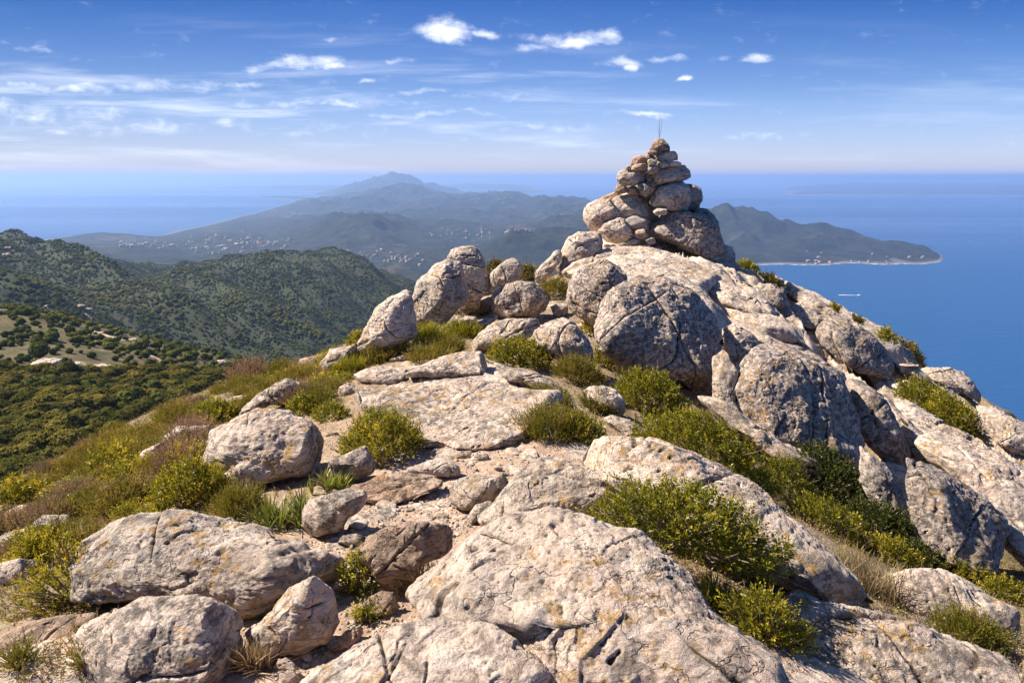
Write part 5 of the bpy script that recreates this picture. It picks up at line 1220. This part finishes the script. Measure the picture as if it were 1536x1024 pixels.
# ------------------------------------------------------------------ light, sky, air
SUN_AZ = math.radians(-74)      # left of the view direction (+Y)
SUN_EL = math.radians(46)
sdir = (math.sin(SUN_AZ) * math.cos(SUN_EL), math.cos(SUN_AZ) * math.cos(SUN_EL), math.sin(SUN_EL))
def build_light():
    from mathutils import Vector
    L = bpy.data.lights.new('sun', 'SUN'); L.energy = 4.8; L.angle = math.radians(0.5); L.color = (1.0, 0.90, 0.78)
    o = link('sun', L); o.rotation_euler = Vector(sdir).to_track_quat('Z', 'Y').to_euler(); o.location = (0, 0, 50)
    w = bpy.data.worlds.new("World"); SC.world = w; w.use_nodes = True
    t = NT(w.node_tree); bg = w.node_tree.nodes['Background']
    sky = t.node('ShaderNodeTexSky', sky_type='NISHITA', sun_disc=False, sun_elevation=SUN_EL, sun_rotation=SUN_AZ, altitude=420.0, air_density=1.0, dust_density=0.4, ozone_density=3.0)
    tc = t.node('ShaderNodeTexCoord').outputs['Generated']
    sx = t.node('ShaderNodeSeparateXYZ'); t.l.new(tc, sx.inputs[0])
    X, Y, Z = sx.outputs
    ys = t.math('MAXIMUM', Y, 0.05)
    a = t.math('DIVIDE', X, ys); e = t.math('DIVIDE', Z, ys)
    front = t.ramp(Y, 0.05, 0.2)
    cv = t.node('ShaderNodeCombineXYZ'); t.l.new(a, cv.inputs[0]); t.l.new(e, cv.inputs[1]); cvo = cv.outputs[0]
    warp = t.node('ShaderNodeVectorMath', operation='MULTIPLY_ADD'); t.l.new(t.noise(cvo, 9.0, 5, 0.6, 0, 1), warp.inputs[0]); warp.inputs[1].default_value = (0.12, 0.05, 0); t.l.new(cvo, warp.inputs[2])
    wv = warp.outputs[0]
    skyc = sky.outputs[0]
    dens = None
    puffs = [(662,46,58,24,1.0),(722,48,40,10,.7),(858,60,90,16,.75),(890,54,40,16,.8),(800,70,50,9,.5),(925,98,55,14,.7),(940,104,24,10,.8),(1000,86,60,8,.45),(1130,88,60,13,.65),(1027,116,20,6,.8),(455,98,110,13,.7),(500,104,60,10,.6),(585,97,28,9,.6),(548,122,26,5,.5),(530,66,30,6,.35),
             (150,128,290,14,.55),(330,124,130,9,.45),(490,155,190,8,.5),(620,140,80,7,.4),(640,172,150,6,.45),(820,188,140,9,.35),(965,172,65,7,.55),(60,170,260,26,.42),(220,190,400,18,.32),(470,190,200,10,.3),(40,72,90,7,.3),(180,85,120,5,.2),(750,148,100,7,.4),(1130,200,150,9,.26),(1300,180,70,5,.2),(1360,190,120,6,.2)]
    for (px, py, rx, ry, am) in puffs:
        r = ray(px, py); rr = ray(px + rx, py)[0] - r[0]; rz = r[2] - ray(px, py + ry)[2]
        m = t.mapping(wv, (1 / rr, 1 / rz, 0), (0, 0, 0), (-(r[0] + .06) / rr, -(r[2] + .025) / rz, 0))
        ln = t.node('ShaderNodeVectorMath', operation='LENGTH'); t.l.new(m, ln.inputs[0])
        v = t.ramp(ln.outputs['Value'], 1.25, 0.0, 0, am)
        dens = v if dens is None else t.math('MAXIMUM', dens, v)
    fn = t.noise(t.mapping(cvo, (7, 22, 1), (0, 0, 0.10)), 3.0, 8, 0.62, 0.5)
    fine = t.noise(cvo, 34.0, 6, 0.6, 0.3)
    q = t.math('ADD', t.math('MULTIPLY', fn, 0.65), t.math('MULTIPLY', fine, 0.35))
    cl = t.ramp(t.math('ADD', dens, t.math('MULTIPLY', t.math('SUBTRACT', q, 0.5), 1.9)), 0.10, 1.2)
    veil = t.math('MULTIPLY', t.ramp(t.noise(t.mapping(cvo, (1.2, 14, 1), (0, 0, 0.04)), 2.0, 6, 0.6, 0.3), 0.48, 0.72), t.math('MULTIPLY', t.math('MULTIPLY', t.ramp(e, 0.24, 0.06, 0, .6), t.ramp(e, 0.0, 0.06, .35, 1)), t.ramp(a, 0.7, -0.5, 0.25, 1)))
    cl = t.math('MULTIPLY', t.math('MAXIMUM', cl, veil), t.math('MULTIPLY', front, t.ramp(e, -0.01, 0.01)))
    CLD = (7.4, 7.6, 8.2)
    tc_ = t.mix(t.ramp(e, 0.0, 0.12, 0, 1, 'LINEAR'), (0.70, 0.68, 0.98), (0.45, 0.52, 0.76))
    tc_ = t.mix(t.ramp(e, 0.10, 0.27, 0, 1, 'LINEAR'), tc_, (0.035, 0.21, 0.52))
    tc_ = t.mix(t.ramp(Z, 0.30, 0.8), tc_, (0.62, 0.74, 0.92))
    tint = t.mix(1.0, skyc, tc_, 'MULTIPLY')
    lf = t.ramp(t.math('ARCTAN2', X, Y), -0.9, 0.3, 0.62, 1.0); lc = t.node('ShaderNodeCombineColor')
    for k in range(3): t.l.new(lf, lc.inputs[k])
    tint = t.mix(1.0, tint, lc.outputs[0], 'MULTIPLY')
    out = t.mix(cl, tint, CLD)
    t.l.new(out, bg.inputs['Color']); bg.inputs['Strength'].default_value = 0.084

def build_haze():
    x0, x1, y0, y1, z0, z1 = -64000, 64000, -63000, 64000, SEA - 6, 75.0
    V = [(x, y, z) for x in (x0, x1) for y in (y0, y1) for z in (z0, z1)]
    F = [(0,1,3,2),(4,6,7,5),(0,4,5,1),(2,3,7,6),(0,2,6,4),(1,5,7,3)]
    m = bpy.data.materials.new('haze_air'); m.use_nodes = True; m.node_tree.nodes.remove(m.node_tree.nodes['Principled BSDF'])
    t = NT(m.node_tree)
    v = t.node('ShaderNodeVolumePrincipled', ins={'Density': 0.000085, 'Anisotropy': 0.25}); v.inputs['Color'].default_value = (0.38, 0.58, 0.97, 1)
    t.l.new(v.outputs[0], m.node_tree.nodes['Material Output'].inputs['Volume'])
    o = link('haze', mesh_np('haze', V, np.array(F), [m], smooth=False)); o["kind"] = "stuff"; o["label"] = "thin blue sea haze between the summit and the distant land"
    o.visible_shadow = True

SC.view_settings.view_transform = 'Standard'; SC.view_settings.look = 'None'; SC.view_settings.exposure = 1.17; SC.view_settings.gamma = 1.0
SC.cycles.max_bounces = 5; SC.cycles.volume_bounces = 1; SC.cycles.transparent_max_bounces = 8
import time as _t
_T0 = _t.time()
def stage(f, *a):
    s = _t.time(); f(*a); print('STAGE', f.__name__, round(_t.time() - s, 1))
stage(build_light)
if ONLYSKY: raise SystemExit
stage(build_haze); stage(build_ground); stage(build_land); stage(build_rocks); stage(build_cairn)
for fn_ in ('build_veg', 'build_stones', 'build_trees', 'build_towns'):
    if fn_ in globals(): stage(globals()[fn_])
